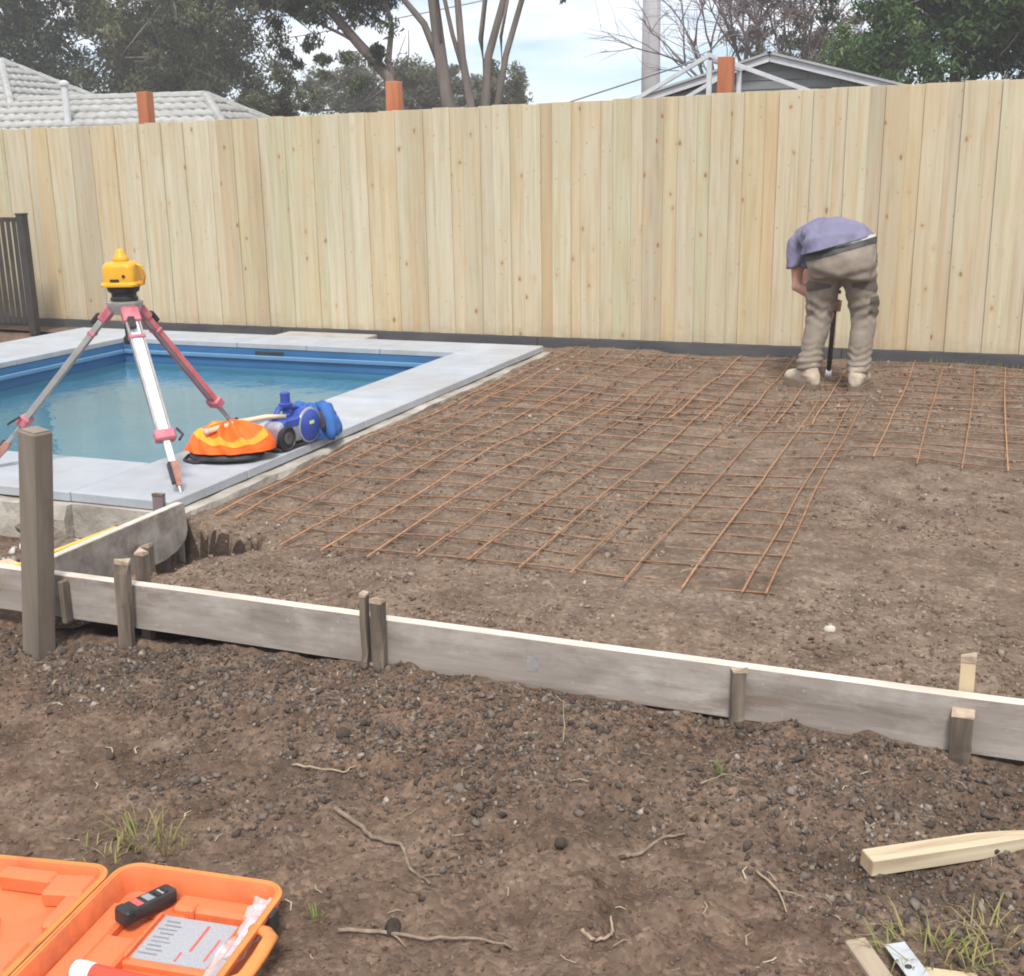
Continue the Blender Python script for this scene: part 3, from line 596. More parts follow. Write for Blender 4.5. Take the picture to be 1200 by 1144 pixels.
for (cx, cy, sz, lab, sd_) in ((-1.53, 2.62, 0.028, 'dark soil clod below the board joint', 1), (-0.80, 2.33, 0.022, 'dark soil clod beside a bent twig', 2), (-1.05, 1.96, 0.030, 'dark soil clod under the straight twig', 5)):
    stone((cx, cy, float(ground_h(cx, cy)) + 0.008), (sz, sz * 0.7, sz * 0.6), CL, lab, 'soil clod', sd_)
STRAWT = simple('straw_stem', (0.26, 0.20, 0.13), (0.38, 0.30, 0.20), 30, 0.9)
def twig(pts, r, label, fork=None, mat=TWIG):
    P = [(x, y, float(ground_h(x, y)) + 0.010 + (z if len(p) > 2 else 0)) for p in pts for x, y, z in [tuple(p) + (0,) * (3 - len(p))]]
    Q = []
    for a, c in zip(P[:-1], P[1:]):
        for k in range(4): t = k / 4; Q.append(tuple(np.array(a) * (1 - t) + np.array(c) * t + rng.normal(0, 0.0018, 3)))
    Q.append(P[-1]); n = len(Q)
    b = MB(); b.tube(Q, [r * (1 - 0.55 * k / n) for k in range(n)], 6)
    if fork:
        k = int(n * fork[0]); s_ = Vector(Q[k]); b.tube([s_, s_ + Vector(fork[1]) * 0.5 + Vector((0, 0, 0.004)), s_ + Vector(fork[1])], [r * 0.6, r * 0.5, r * 0.25], 5)
    o = b.build('twig', mat, None, smooth=True); tag(o, label, 'twig', 'twigs on the soil'); return o
twig([(-1.375, 2.30), (-1.29, 2.265), (-1.235, 2.225), (-1.155, 2.215), (-1.10, 2.15), (-1.035, 2.115)], 0.0068, 'long kinked twig lying on bare soil', (0.9, (0.05, 0.02, 0.004)))
twig([(-1.15, 1.905), (-1.07, 1.935), (-0.96, 1.945), (-0.86, 1.965), (-0.79, 1.985)], 0.0050, 'nearly straight twig with pale tip beside dark clod', (0.3, (0.05, -0.03, 0)))
twig([(-0.655, 2.365), (-0.625, 2.40), (-0.59, 2.465), (-0.545, 2.50)], 0.0055, 'short bent twig at the edge of the gravel')
twig([(-0.655, 2.035), (-0.63, 2.04), (-0.605, 2.06), (-0.605, 2.10), (-0.618, 2.125)], 0.0048, 'pale curled bark strip shaped like a hook', mat=simple('pale_bark', (0.30, 0.21, 0.15), (0.42, 0.32, 0.24), 30, 0.8))
twig([(-1.60, 2.46), (-1.52, 2.455), (-1.45, 2.475), (-1.43, 2.51)], 0.0035, 'thin curled straw-coloured stem below the long gravel patch', mat=STRAWT)
twig([(-0.925, 2.72, 0.0), (-0.927, 2.735, 0.05), (-0.935, 2.745, 0.10), (-0.955, 2.75, 0.115)], 0.0022, 'thin dry stalk standing upright from the gravel', mat=STRAWT)
twig([(-0.36, 2.40), (-0.30, 2.35), (-0.275, 2.29)], 0.0035, 'short forked twig near the lying pointed stake', (0.5, (0.06, -0.01, 0.003)), mat=STRAWT)
twig([(-0.55, 2.68), (-0.50, 2.72), (-0.44, 2.735)], 0.003, 'thin curved twig near a small green sprout')

def blades(name, c, n, spread, hgt, wid, label, tmin=0.0, tmax=1.0, droop=1.0, cat='grass', kind=None):
    Vs = []; Fs = []; T = []; b = 0
    for k in range(n):
        a = rng.uniform(0, 2 * math.pi); r = spread * math.sqrt(rng.random()); x, y = c[0] + r * math.cos(a), c[1] + r * 0.6 * math.sin(a); z = float(ground_h(x, y)) - 0.004
        h = hgt * rng.uniform(0.4, 1.15); le = h * rng.uniform(0.3, 1.3) * droop; da = a + rng.normal(0, 0.9); dx, dy = math.cos(da), math.sin(da); wv = wid * rng.uniform(0.6, 1.3); t0 = rng.uniform(tmin, tmax)
        px, py = -dy, dx
        for q, (u, hh, ww) in enumerate(((0, 0, 1), (0.25, 0.5, 0.9), (0.6, 0.88, 0.6), (1.0, 0.92 - 0.25 * rng.random() * droop, 0.08))):
            for sg in (-1, 1): Vs.append((x + dx * le * u + px * wv * ww * sg, y + dy * le * u + py * wv * ww * sg, z + h * hh)); T.append(t0 + 0.08 * (1 - u))
        for q in range(3): Fs.append((b + 2 * q, b + 2 * q + 1, b + 2 * q + 3, b + 2 * q + 2))
        b += 8
    o = link(name, np_mesh(name, Vs, Fs, True, ('tint', T)), GRASS); tag(o, label, cat, None, kind); return o
blades('grass_tuft', (-1.72, 2.03), 62, 0.085, 0.072, 0.0020, 'straggly green and straw grass tuft behind the orange case', 0.0, 0.75, 1.0, 'grass tuft')
blades('grass_tuft', (-1.76, 1.925), 40, 0.10, 0.035, 0.0022, 'low dry grass tuft touching the hinge end of the orange case', 0.0, 0.6, 1.3, 'grass tuft')
blades('grass_tuft', (0.03, 2.245), 75, 0.12, 0.05, 0.0020, 'flattened yellowish grass tuft beside the metal strip', 0.0, 0.9, 1.9, 'grass tuft')
blades('grass_tuft', (0.15, 2.33), 45, 0.10, 0.05, 0.0018, 'flattened straw-dry grass tuft below the lying pointed stake', 0.0, 0.35, 2.2, 'grass tuft')
blades('grass_sprout', (-0.505, 2.735), 12, 0.022, 0.05, 0.0022, 'small bright green sprout in the gravel', 0.75, 1.0, 0.7, 'grass tuft')
blades('grass_sprout', (-1.215, 1.93), 9, 0.02, 0.045, 0.0020, 'thin green sprout at the handle corner of the orange case', 0.6, 1.0, 1.2, 'grass tuft')
# grass line at the foot of the fence
Vs = []; n = 420; x = np.concatenate([rng.uniform(-1.3, -0.6, 150), rng.uniform(-0.5, 1.6, n - 150)]); y = rng.uniform(8.98, 9.085, n); h = rng.uniform(0.012, 0.045, n) * np.where(x > -0.3, 1.1, 0.7)
gv = np.array([[-0.08, 0, 0], [0.08, 0, 0], [0.25, 0.1, 1.0]]); gf = np.array([[0, 1, 2]])
o = scatter('fence_grass', np.stack([x, y, bed_h(x, y) - 0.003], 1), h, rng.uniform(0.3, 1.0, n), GRASS, [(gv, gf)], True); tag(o, 'short green grass along the foot of the fence', 'grass', kind='stuff')

# lying pointed stake, metal strip, offcuts at the near corner
ls = empty('pointed_stake', (0.055, 2.615, float(ground_h(0.055, 2.615)) + 0.024), R(36)); tag(ls, 'pale new pine stake with pointed end lying on the gravel', 'stake')
ls.rotation_euler = (R(4), R(1.5), R(36))
h_, d_ = 0.024, 0.019; rings = []
for xk, wq, hq in ((-0.225, 1, 1), (-0.222, 1.0, 1.0), (0.06, 1, 1), (0.14, 0.80, 0.86), (0.30, 0.14, 0.4)):
    rings.append([(xk, -h_ * wq, -d_ * hq), (xk, h_ * wq, -d_ * hq), (xk, h_ * wq, d_ * hq), (xk, -h_ * wq, d_ * hq)])
b = MB(); b.rings(rings); b.build('shaft', simple('clean_pine', (0.36, 0.27, 0.165), (0.70, 0.59, 0.42), 34, 0.75, (0.06, 1, 1), 0.0012, 60), ls, world=False)
b = MB(); b.box((-0.2262, 0, 0), (0.002, 0.046, 0.036)); b.build('sawn_end', simple('pine_endgrain', (0.40, 0.28, 0.17), (0.50, 0.37, 0.24), 50, 0.85), ls, world=False)
mp_ = empty('metal_strip', (-0.012, 2.165, float(ground_h(-0.012, 2.165)) + 0.02), R(-62)); mp_.rotation_euler = (R(3), R(-3), R(-62)); tag(mp_, 'bright galvanised metal strip with punched hole lying in grass', 'metal strip')
GALV = simple('galvanised', (0.60, 0.62, 0.64), (0.74, 0.755, 0.77), 30, 0.38, metal=0.55)
V, F = [], []; N = 16; L0, L1, wv = -0.085, 0.26, 0.021; hc = 0.0; 
b = MB(); b.box((0.0875, 0, 0), (L1 - L0, 2 * wv, 0.003), bevel=0.0008); b.box((0.0875, wv + 0.0005, -0.008), (L1 - L0, 0.0025, 0.019)); b.build('strip', GALV, mp_, world=False)
for xc in (-0.005, 0.11, 0.2):
    b = MB(); b.lathe([(0.0075, 0.0016), (0.0075, 0.0022)], (xc, -0.006, 0), 14); b.build('punched_hole', BLACKFENCE, mp_, world=False)
plank('timber_offcut', (-0.085, 2.165, float(ground_h(-0.085, 2.165)) + 0.006), (0.16, 0.045, 0.018), (0.03, 0.05, R(-58)), simple('dull_pine', (0.32, 0.25, 0.18), (0.44, 0.36, 0.27), 20, 0.9, (0.2, 1, 1)), 'dull brown offcut half buried beside the metal strip', 'timber', grp='offcuts near the metal strip')
plank('timber_offcut', (0.062, 2.175, float(ground_h(0.062, 2.175)) + 0.008), (0.10, 0.05, 0.02), (0.05, 0.0, R(8)), PINE_NEW, 'pale short offcut on the grass side of the metal strip', 'timber', grp='offcuts near the metal strip')

# ------------------------------------------------------------------ tripod and laser level
CZ = 0.080                                                # top of the coping
ALU = simple('white_aluminium', (0.72, 0.74, 0.75), (0.86, 0.87, 0.875), 10, 0.4, metal=0.15)
ALU2 = simple('dull_aluminium', (0.36, 0.36, 0.35), (0.48, 0.475, 0.46), 14, 0.45, metal=0.5)
REDP = simple('faded_red_paint', (0.52, 0.11, 0.13), (0.62, 0.20, 0.21), 16, 0.5)
PINK = simple('pink_red_casting', (0.42, 0.10, 0.13), (0.58, 0.22, 0.26), 14, 0.5)
BLK = simple('black_plastic', (0.018, 0.018, 0.02), (0.038, 0.037, 0.038), 20, 0.45)
STEEL = simple('worn_steel', (0.42, 0.39, 0.37), (0.58, 0.55, 0.52), 25, 0.35, metal=0.8)
RUSTTIP = simple('rusty_point', (0.30, 0.13, 0.10), (0.42, 0.22, 0.17), 30, 0.7)
HD = Vector((-3.645, 4.50, 0.845))
tri = empty('survey_tripod', (HD.x, HD.y, CZ)); bpy.context.view_layer.update(); tag(tri, 'aluminium survey tripod with red fittings standing on the pool coping', 'tripod')
def tri_leg(foot, main, rail, wide):
    foot = Vector(foot); top = HD + (Vector((foot.x, foot.y, 0)) - Vector((HD.x, HD.y, 0))).normalized() * 0.062 + Vector((0, 0, -0.025))
    d = (foot - top); L = d.length; d.normalize()
    out_ = Vector((d.x, d.y, 0)).normalized(); side = d.cross(out_).normalized(); nrm = side.cross(d).normalized()
    M = Matrix((side, nrm, d)).transposed().to_4x4(); M.translation = top
    l1 = L * 0.70
    b = MB(); 
    leg = MB()
    leg.box((0, 0, l1 / 2), (wide, 0.020, l1), M, 0.003); lg = leg.build('leg', main, tri)
    for sg in (-1, 1):
        b = MB(); b.box((sg * (wide / 2 + 0.0055), 0, l1 / 2 + 0.01), (0.010, 0.026, l1), M, 0.002); b.build('rail', rail, lg)
    b = MB(); b.box((0, 0.0, 0.035), (wide + 0.034, 0.042, 0.075), M, 0.006); b.build('hinge_clamp', PINK, lg)
    b = MB(); b.box((0.012, 0.030, 0.09), (0.030, 0.022, 0.060), M, 0.004); b.build('clamp_lever', BLK, lg)
    b = MB(); b.box((0, 0.0, 0.15), (wide + 0.028, 0.034, 0.018), M, 0.004); b.build('strap', PINK, lg)
    b = MB(); b.box((0, 0, (l1 + L * 0.86) / 2), (wide * 0.62, 0.018, L * 0.86 - l1 + 0.04), M, 0.003); b.build('lower_section', main, lg)
    b = MB(); b.box((0, 0, l1), (wide + 0.045, 0.050, 0.052), M, 0.008); b.build('collar', PINK, lg)
    b = MB(); b.tube([M @ Vector((-wide / 2 - 0.03, 0.02, l1 - 0.02)), M @ Vector((-wide / 2 - 0.045, 0.035, l1 + 0.02)), M @ Vector((-wide / 2 - 0.02, 0.045, l1 + 0.05))], 0.006, 6); b.build('clamp_lever', BLK, lg, smooth=True)
    b = MB()
    r = lambda wq, hq, zq: [tuple(M @ Vector((sx * wq, sy * hq, zq))) for sx, sy in ((-1, -1), (1, -1), (1, 1), (-1, 1))]
    b.rings([r(0.021, 0.015, L * 0.84), r(0.022, 0.016, L * 0.88), r(0.010, 0.010, L * 0.965)]); b.build('shoe', RUSTTIP, lg)
    b = MB(); b.tube([M @ Vector((0, 0, L * 0.955)), M @ Vector((0, 0, L))], [0.009, 0.003], 8); b.build('point', STEEL, lg)
    b = MB(); b.box((0.022, 0.012, L * 0.90), (0.012, 0.034, 0.10), M, 0.003); b.build('step', BLK, lg)
tri_leg((-3.135, 4.115, CZ + 0.002), ALU, STEEL, 0.046)
tri_leg((-3.47, 5.12, CZ + 0.002), ALU2, REDP, 0.040)
tri_leg((-4.30, 4.22, CZ + 0.002), ALU2, ALU2, 0.040)
b = MB(); b.lathe([(0.035, -0.055), (0.060, -0.05), (0.074, -0.02), (0.082, -0.005), (0.082, 0.006), (0.06, 0.009)], HD, 24); b.build('head_plate', ALU2, tri, angle=35)
for a in (R(-38), R(80), R(203)):
    b = MB(); b.box((HD.x + 0.055 * math.cos(a), HD.y + 0.055 * math.sin(a), HD.z - 0.028), (0.05, 0.06, 0.045), bevel=0.006, rot=Euler((0, 0, a))); b.build('hinge_lug', PINK, tri)
b = MB(); b.tube([HD + Vector((0, 0, -0.16)), HD + Vector((0, 0, -0.05))], 0.012, 10); b.lathe([(0.018, 0), (0.022, 0.01), (0.022, 0.03), (0.012, 0.04)], HD + Vector((0, 0, -0.19)), 12); b.build('centre_screw', BLK, tri, angle=40)

LY = simple('laser_yellow', (0.66, 0.33, 0.015), (0.74, 0.40, 0.03), 10, 0.42)
las = empty('laser_level', HD + Vector((0, 0, 0.0095)), R(20)); tag(las, 'yellow rotating laser level mounted on the survey tripod', 'laser level')
b = MB(); b.lathe([(0.050, 0.0), (0.062, 0.003), (0.062, 0.014), (0.056, 0.02), (0.056, 0.034), (0.070, 0.044), (0.074, 0.062), (0.070, 0.070)], (0, 0, 0), 24); b.build('base', BLK, las, world=False, angle=30)
b = MB(); b.rings([[(x, y, z) for x, y in rrect(w_, w_, min(rr, w_ * 0.9))] for w_, rr, z in ((0.060, 0.02, 0.066), (0.080, 0.025, 0.067), (0.082, 0.025, 0.076), (0.078, 0.026, 0.084), (0.073, 0.026, 0.088), (0.072, 0.028, 0.150), (0.068, 0.030, 0.164), (0.058, 0.030, 0.174), (0.034, 0.025, 0.178))]); b.build('housing', LY, las, world=False, angle=50)
b = MB(); b.lathe([(0.034, 0.176), (0.036, 0.186), (0.030, 0.200), (0.022, 0.210), (0.019, 0.222), (0.013, 0.230), (0.004, 0.233)], (0, 0, 0), 20); b.build('rotor_cap', LY, las, world=False, smooth=True)
b = MB(); b.tube([(0.070, -0.01, 0.165), (0.098, -0.012, 0.155), (0.104, -0.012, 0.11), (0.098, -0.01, 0.075), (0.078, -0.01, 0.072)], [(0.010, 0.006)] * 5, 8); b.build('handle', LY, las, world=False, smooth=True)
b = MB(); b.box((-0.012, -0.0755, 0.096), (0.040, 0.004, 0.012), bevel=0.001); b.build('keypad', BLK, las, world=False)
b = MB(); b.lathe([(0.007, 0), (0.007, 0.006)], (0, 0, 0), 10, Matrix.Translation((0.03, -0.072, 0.115)) @ Matrix.Rotation(R(90), 4, 'X')); b.build('window', BLK, las, world=False)

# ------------------------------------------------------------------ bundle on the coping
def param_blob(c, rad, fold, seed, nu=96, nv=48, flat=0.0, zmin=0.0, yaw=0.0):
    """closed draped bundle: grid over (u around, v from bottom to top)"""
    u = np.linspace(0, 2 * np.pi, nu, endpoint=False); v = np.linspace(0, 1, nv)
    U, Vv = np.meshgrid(u, v)
    ph = Vv * np.pi * 0.5 + (-0.18) * (1 - Vv)
    rb = np.random.default_rng(int(seed * 10)); C3 = np.stack([np.cos(U), np.sin(U), Vv * 1.6])
    def waves(n, lo, hi):
        t = 0
        for _ in range(n):
            d_ = rb.standard_normal(3); d_ /= np.linalg.norm(d_); fr = rb.uniform(lo, hi); t = t + np.sin(fr * np.tensordot(d_, C3, 1) + rb.uniform(0, 6.28) + 0.9 * np.sin(1.7 * np.tensordot(d_[::-1], C3, 1))) / n
        return t
    f = 0.45 * waves(4, 1.5, 4.0)
    rid = 1 - np.sqrt(waves(3, 3.0, 6.5) ** 2 + 0.006) * 1.5
    pole = 1 - Vv ** 5; f = f * pole; rid = (rid - 0.4) * pole + 0.4
    f = f + (0.25 if seed > 8 else 0.10) * pole * fbm(np.cos(U) * 2 + seed + Vv * 2.2, np.sin(U) * 2 + Vv, 3.2, 3)
    k = 1 + fold * (f + 0.55 * rid - 0.4)
    r = np.cos(ph) * k
    X = rad[0] * r * np.cos(U); Y = rad[1] * r * np.sin(U); Z = rad[2] * np.maximum(np.sin(ph) * (0.75 + 0.5 * f + 0.30 * rid), -0.02) 
    cy_, sy_ = math.cos(yaw), math.sin(yaw)
    P = np.stack([c[0] + X * cy_ - Y * sy_, c[1] + X * sy_ + Y * cy_, np.maximum(c[2] + Z, zmin)], -1)
    return P
def blob_obj(name, P, mat, parent=None):
    nv, nu = P.shape[:2]; V = P.reshape(-1, 3); F = []
    for j in range(nv - 1):
        for i_ in range(nu): F.append((j * nu + i_, j * nu + (i_ + 1) % nu, (j + 1) * nu + (i_ + 1) % nu, (j + 1) * nu + i_))
    me = np_mesh(name, V, F, True); bm = bmesh.new(); bm.from_mesh(me); bmesh.ops.remove_doubles(bm, verts=bm.verts, dist=0.0006)
    bmesh.ops.recalc_face_normals(bm, faces=bm.faces); bm.to_mesh(me); bm.free()
    return link(name, me, mat, parent)
def band_on(P, u0, u1, fn, half, name, mat, parent, off=0.004, n=60, m=5):
    """ribbon laid on the blob: fn(t)->(u fraction, v)"""
    nv, nu = P.shape[:2]; c = P.reshape(-1, 3).mean(0)
    def at(u, v):
        u = (u % 1.0) * nu; v = np.clip(v, 0, 0.999) * (nv - 1); i0 = int(u) % nu; i1 = (i0 + 1) % nu; j0 = int(v); fu = u - int(u); fv = v - j0
        return (P[j0, i0] * (1 - fu) + P[j0, i1] * fu) * (1 - fv) + (P[j0 + 1, i0] * (1 - fu) + P[j0 + 1, i1] * fu) * fv
    rows = []
    for k in range(n + 1):
        t = k / n; uu, vv = fn(u0 + (u1 - u0) * t); row = []
        for q in range(m + 1):
            s_ = (q / m - 0.5) * 2; p = at(uu + half * 0.15 * s_, vv + half * s_); d = p - c; d[2] += 0.06; d /= np.linalg.norm(d); row.append(p + d * off)
        rows.append(row)
    A = np.array(rows); V = A.reshape(-1, 3); F = [(a * (m + 1) + q, a * (m + 1) + q + 1, (a + 1) * (m + 1) + q + 1, (a + 1) * (m + 1) + q) for a in range(n) for q in range(m)]
    return link(name, np_mesh(name, V, F, True), mat, parent)
ORV = simple('hi_vis_orange', (0.86, 0.11, 0.01), (0.92, 0.17, 0.02), 10, 0.75, bump=0.001, bscale=300)
YLV = simple('hi_vis_yellow_tape', (0.84, 0.30, 0.015), (0.90, 0.40, 0.03), 14, 0.6)
bag = empty('tool_bag', (-3.30, 4.73, CZ)); bpy.context.view_layer.update(); tag(bag, 'low black tool bag under the crumpled orange vest', 'bag')
Pb = param_blob((-3.30, 4.715, CZ + 0.02), (0.185, 0.13, 0.07), 0.06, 2.0, zmin=CZ + 0.001, yaw=R(17))
blob_obj('body', Pb, BLK, bag)
b = MB(); b.tube([(-3.46, 4.63, CZ + 0.03), (-3.47, 4.60, CZ + 0.012), (-3.40, 4.575, CZ + 0.008), (-3.33, 4.60, CZ + 0.02)], 0.008, 6); b.build('strap', BLK, bag, smooth=True)
vest = empty('safety_vest', (-3.30, 4.73, CZ + 0.05)); bpy.context.view_layer.update(); tag(vest, 'crumpled orange safety vest with yellow bands bundled on the coping', 'vest')
Pv = param_blob((-3.30, 4.735, CZ + 0.055), (0.215, 0.160, 0.140), 0.20, 5.3, yaw=R(17), nu=144, nv=72)
blob_obj('cloth', Pv, ORV, vest)
band_on(Pv, 0.55, 0.98, lambda t: (t, 0.52 + 0.16 * math.sin((t - 0.55) * 7.3 + 2.6)), 0.075, 'yellow_band', YLV, vest)
band_on(Pv, 0.50, 0.64, lambda t: (t, 0.86 - 1.9 * (t - 0.50)), 0.05, 'yellow_band', YLV, vest)
# timber handle laid across vest and saw
hn = empty('timber_rod', (-3.25, 4.78, CZ + 0.17)); bpy.context.view_layer.update(); tag(hn, 'slim pale timber rod laid across the orange vest', 'rod')
b = MB(); b.tube([(-3.335, 4.625, CZ + 0.155), (-3.26, 4.76, CZ + 0.176), (-3.19, 4.90, CZ + 0.178), (-3.14, 4.99, CZ + 0.165)], [0.013, 0.0125, 0.012, 0.012], 10); b.build('shaft', simple('handle_wood', (0.62, 0.47, 0.30), (0.78, 0.64, 0.46), 20, 0.55, (1, 0.2, 1)), hn, smooth=True)
b = MB(); b.tube([(-3.345, 4.607, CZ + 0.152), (-3.335, 4.625, CZ + 0.155)], 0.0155, 10); b.build('end_ferrule', simple('pink_end', (0.7, 0.36, 0.33), (0.78, 0.46, 0.42), 10, 0.5), hn, smooth=True)
# blue and silver power tool
BLU = simple('tool_blue', (0.025, 0.055, 0.30), (0.05, 0.10, 0.40), 12, 0.4)
SIL = simple('silver_housing', (0.30, 0.32, 0.40), (0.48, 0.51, 0.58), 12, 0.35, metal=0.4)
TO = Vector((-3.155, 5.02, CZ)); tool = empty('power_saw', TO); bpy.context.view_layer.update(); tag(tool, 'blue and silver power saw with round guard resting on the coping', 'power tool')
# local frame: d along the coping edge (towards the fence), s towards the camera side
dY = Vector((0.12, 0.99, 0)).normalized(); dX = Vector((0.99, -0.12, 0)).normalized()
def tl(a, s_, z): return TO + dY * a + dX * s_ + Vector((0, 0, z))
rot = Matrix((dY, Vector((0, 0, 1)), dX)).transposed().to_4x4()
M = rot.copy(); M.translation = tl(-0.015, 0.0, 0.0)
b = MB(); b.rings([[(x * sx + dx_, y * sy + 0.088, z) for x, y in rrect(0.105, 0.062, 0.040, 5)] for z, sx, sy, dx_ in ((-0.058, 0.80, 0.8, 0), (-0.048, 0.96, 0.96, 0), (0.02, 1.0, 1.0, 0), (0.044, 0.95, 0.93, 0), (0.054, 0.78, 0.72, 0))], M=M); b.build('motor_housing', SIL, tool, angle=45)
M = rot.copy(); M.translation = tl(0.115, 0.0, 0.098)
b = MB(); b.lathe([(0.070, -0.062), (0.088, -0.052), (0.090, 0.040), (0.082, 0.060), (0.060, 0.070), (0.020, 0.074)], (0, 0, 0), 28, M); b.build('blue_cover', BLU, tool, angle=35)
b = MB(); b.lathe([(0.086, 0.050), (0.091, 0.050), (0.088, 0.059), (0.083, 0.0605)], (0, 0, 0), 28, M); b.build('pale_rim', SIL, tool, angle=35)
M = rot.copy(); M.translation = tl(-0.01, 0.0, 0.12)
b = MB(); b.rings([[(x, y, z) for x, y in rrect(0.075, 0.022 * q, 0.012, 4)] for z, q in ((-0.052, 0.8), (-0.045, 1), (0.048, 1), (0.057, 0.75))], M=M @ Matrix.Translation((0, 0.012, 0))); b.build('blue_band', BLU, tool, angle=45)
for a, r_, nm in ((-0.070, 0.062, 'blade_guard'),):
    M = rot.copy(); M.translation = tl(a, 0.050, r_ + 0.004)
    b = MB(); b.lathe([(r_ * 0.9, -0.012), (r_, -0.006), (r_, 0.012), (r_ * 0.86, 0.018), (r_ * 0.80, 0.012), (r_ * 0.5, 0.012)], (0, 0, 0), 24, M); g_ = b.build(nm, BLK, tool, angle=40)
    b = MB(); b.lathe([(r_ * 0.50, 0.010), (r_ * 0.50, 0.019), (r_ * 0.36, 0.021), (r_ * 0.18, 0.016)], (0, 0, 0), 20, M); b.build('hub_ring', simple('dusty_hub', (0.06, 0.05, 0.06), (0.11, 0.095, 0.10), 20, 0.6) if 'dusty_hub' not in bpy.data.materials else bpy.data.materials['dusty_hub'], g_, angle=40)
b = MB(); b.box(tl(0.02, 0.0, 0.012), (0.11, 0.29, 0.018), bevel=0.004, rot=Euler((0, 0, R(-7)))); b.build('base_plate', BLK, tool)
b = MB(); b.lathe([(0.022, 0), (0.024, 0.01), (0.017, 0.018), (0.016, 0.045), (0.034, 0.052), (0.036, 0.066), (0.026, 0.072), (0.024, 0.10), (0.026, 0.118), (0.020, 0.124)], tl(0.015, -0.01, 0.155), 18); b.build('front_knob', BLU, tool, angle=35)
b = MB(); b.tube([tl(-0.07, -0.02, 0.15), tl(-0.03, -0.02, 0.20), tl(0.08, -0.01, 0.195), tl(0.16, 0, 0.15)], [(0.016, 0.013)] * 4, 8); b.build('handle', BLU, tool, smooth=True)
M = rot.copy(); M.translation = tl(0.11, 0.073, 0.115); b = MB(); b.box((0, 0, 0), (0.035, 0.016, 0.006), M, 0.001); b.build('lime_badge', simple('lime', (0.6, 0.7, 0.25), (0.65, 0.75, 0.3), 5, 0.5), tool)
# blue jacket
JB = simple('blue_cloth', (0.025, 0.10, 0.34), (0.05, 0.17, 0.46), 9, 0.8, bump=0.001, bscale=250)
jk = empty('jacket', (-3.10, 5.27, CZ)); bpy.context.view_layer.update(); tag(jk, 'crumpled blue jacket heaped on the coping edge beside the saw', 'jacket')
Pj = param_blob((-3.155, 5.30, CZ + 0.01), (0.125, 0.15, 0.18), 0.42, 9.1, zmin=CZ + 0.0005, nu=120, nv=60)
blob_obj('cloth', Pj, JB, jk)
b = MB(); b.tube([(-3.10, 5.28, CZ + 0.175), (-3.055, 5.245, CZ + 0.165), (-3.028, 5.23, CZ + 0.11), (-3.02, 5.225, CZ + 0.05), (-3.022, 5.22, CZ + 0.006)], [(0.030, 0.022), (0.034, 0.026), (0.030, 0.020), (0.026, 0.018), (0.024, 0.012)], 12); b.build('sleeve', JB, jk, smooth=True)
b = MB(); b.tube([(-3.20, 5.33, CZ + 0.14), (-3.23, 5.27, CZ + 0.165), (-3.225, 5.21, CZ + 0.145), (-3.21, 5.17, CZ + 0.12)], [(0.030, 0.020), (0.032, 0.024), (0.026, 0.018), (0.016, 0.012)], 12); b.build('sleeve', JB, jk, smooth=True)
b = MB(); b.lathe([(0.036, 0.0), (0.044, 0.003), (0.040, 0.008)], (0, 0, 0), 18, Matrix.Translation((-3.075, 5.212, CZ + 0.105)) @ Matrix.Rotation(R(80), 4, 'X') @ Matrix.Scale(1.15, 4, (0, 1, 0))); b.build('dark_lining', simple('lining', (0.04, 0.035, 0.05), (0.07, 0.06, 0.075), 20, 0.9), jk, smooth=True)

# ------------------------------------------------------------------ orange tool case
def m_case(name, c1, c2):
    g = NG(name); co = g.coord('Object'); c = g.ramp(g.noise(co, 7, 4), [(0.3, c1), (0.7, c2)])
    c = g.mix(g.math('MULTIPLY', g.ramp(g.noise(co, 11, 7, 0.7), [(0.50, (0, 0, 0)), (0.72, (1, 1, 1))]), 0.6), c, (0.30, 0.12, 0.06))
    c = g.mix(g.math('MULTIPLY', g.ramp(g.noise(g.coord('Object', (3, 22, 3)), 9, 4, 0.7), [(0.66, (0, 0, 0)), (0.72, (1, 1, 1))]), 0.35), c, (0.72, 0.36, 0.22))
    g.bump(g.noise(co, 260, 3), 0.0004); return g.fin(c, g.math('ADD', g.math('MULTIPLY', g.noise(co, 18, 4), 0.3), 0.32), 0, 0.4)
OR1 = m_case('orange_case', (0.70, 0.165, 0.055), (0.76, 0.20, 0.075)); OR2 = m_case('orange_case_lip', (0.70, 0.235, 0.055), (0.76, 0.275, 0.075))
gz = -0.132
case = empty('tool_case', (-1.672, 1.868, gz + 0.002), 0); case.rotation_euler = (R(-1.0), R(1.0), R(8.0)); tag(case, 'open bright orange plastic instrument case lying on the soil', 'case')
CW, CL_ = 0.40, 0.46      # hinge to handle, far to near
def tray(x0, x1, y0, y1, h, r, name, tilt=None, lipmat=OR2):
    cx, cy = (x0 + x1) / 2, (y0 + y1) / 2; wx, wy = abs(x1 - x0) / 2, abs(y1 - y0) / 2
    def ring(ins, z, rr=None): return [(cx + a, cy + c, z) for a, c in rrect(wx - ins, wy - ins, max(0.01, (rr or r) - ins), 8)]
    b = MB(); b.rings([ring(0.022, 0.0), ring(0.012, 0.004), ring(0.008, h - 0.014), ring(0.0, h - 0.012), ring(0.0, h - 0.002)], True, False)
    b.rings([ring(0.014, h), ring(0.018, h - 0.008), ring(0.026, 0.022), ring(0.034, 0.016)], False, True)
    o = b.build(name, OR1, case, world=False, angle=40)
    l_ = MB(); l_.rings([ring(0.0, h - 0.002), ring(0.003, h + 0.001), ring(0.007, h + 0.001), ring(0.0085, h - 0.002), ring(0.011, h - 0.002), ring(0.0125, h + 0.0005), ring(0.014, h)], False, False)
    p = l_.build('rim_lip', lipmat, o, world=False, angle=60); 
    return o
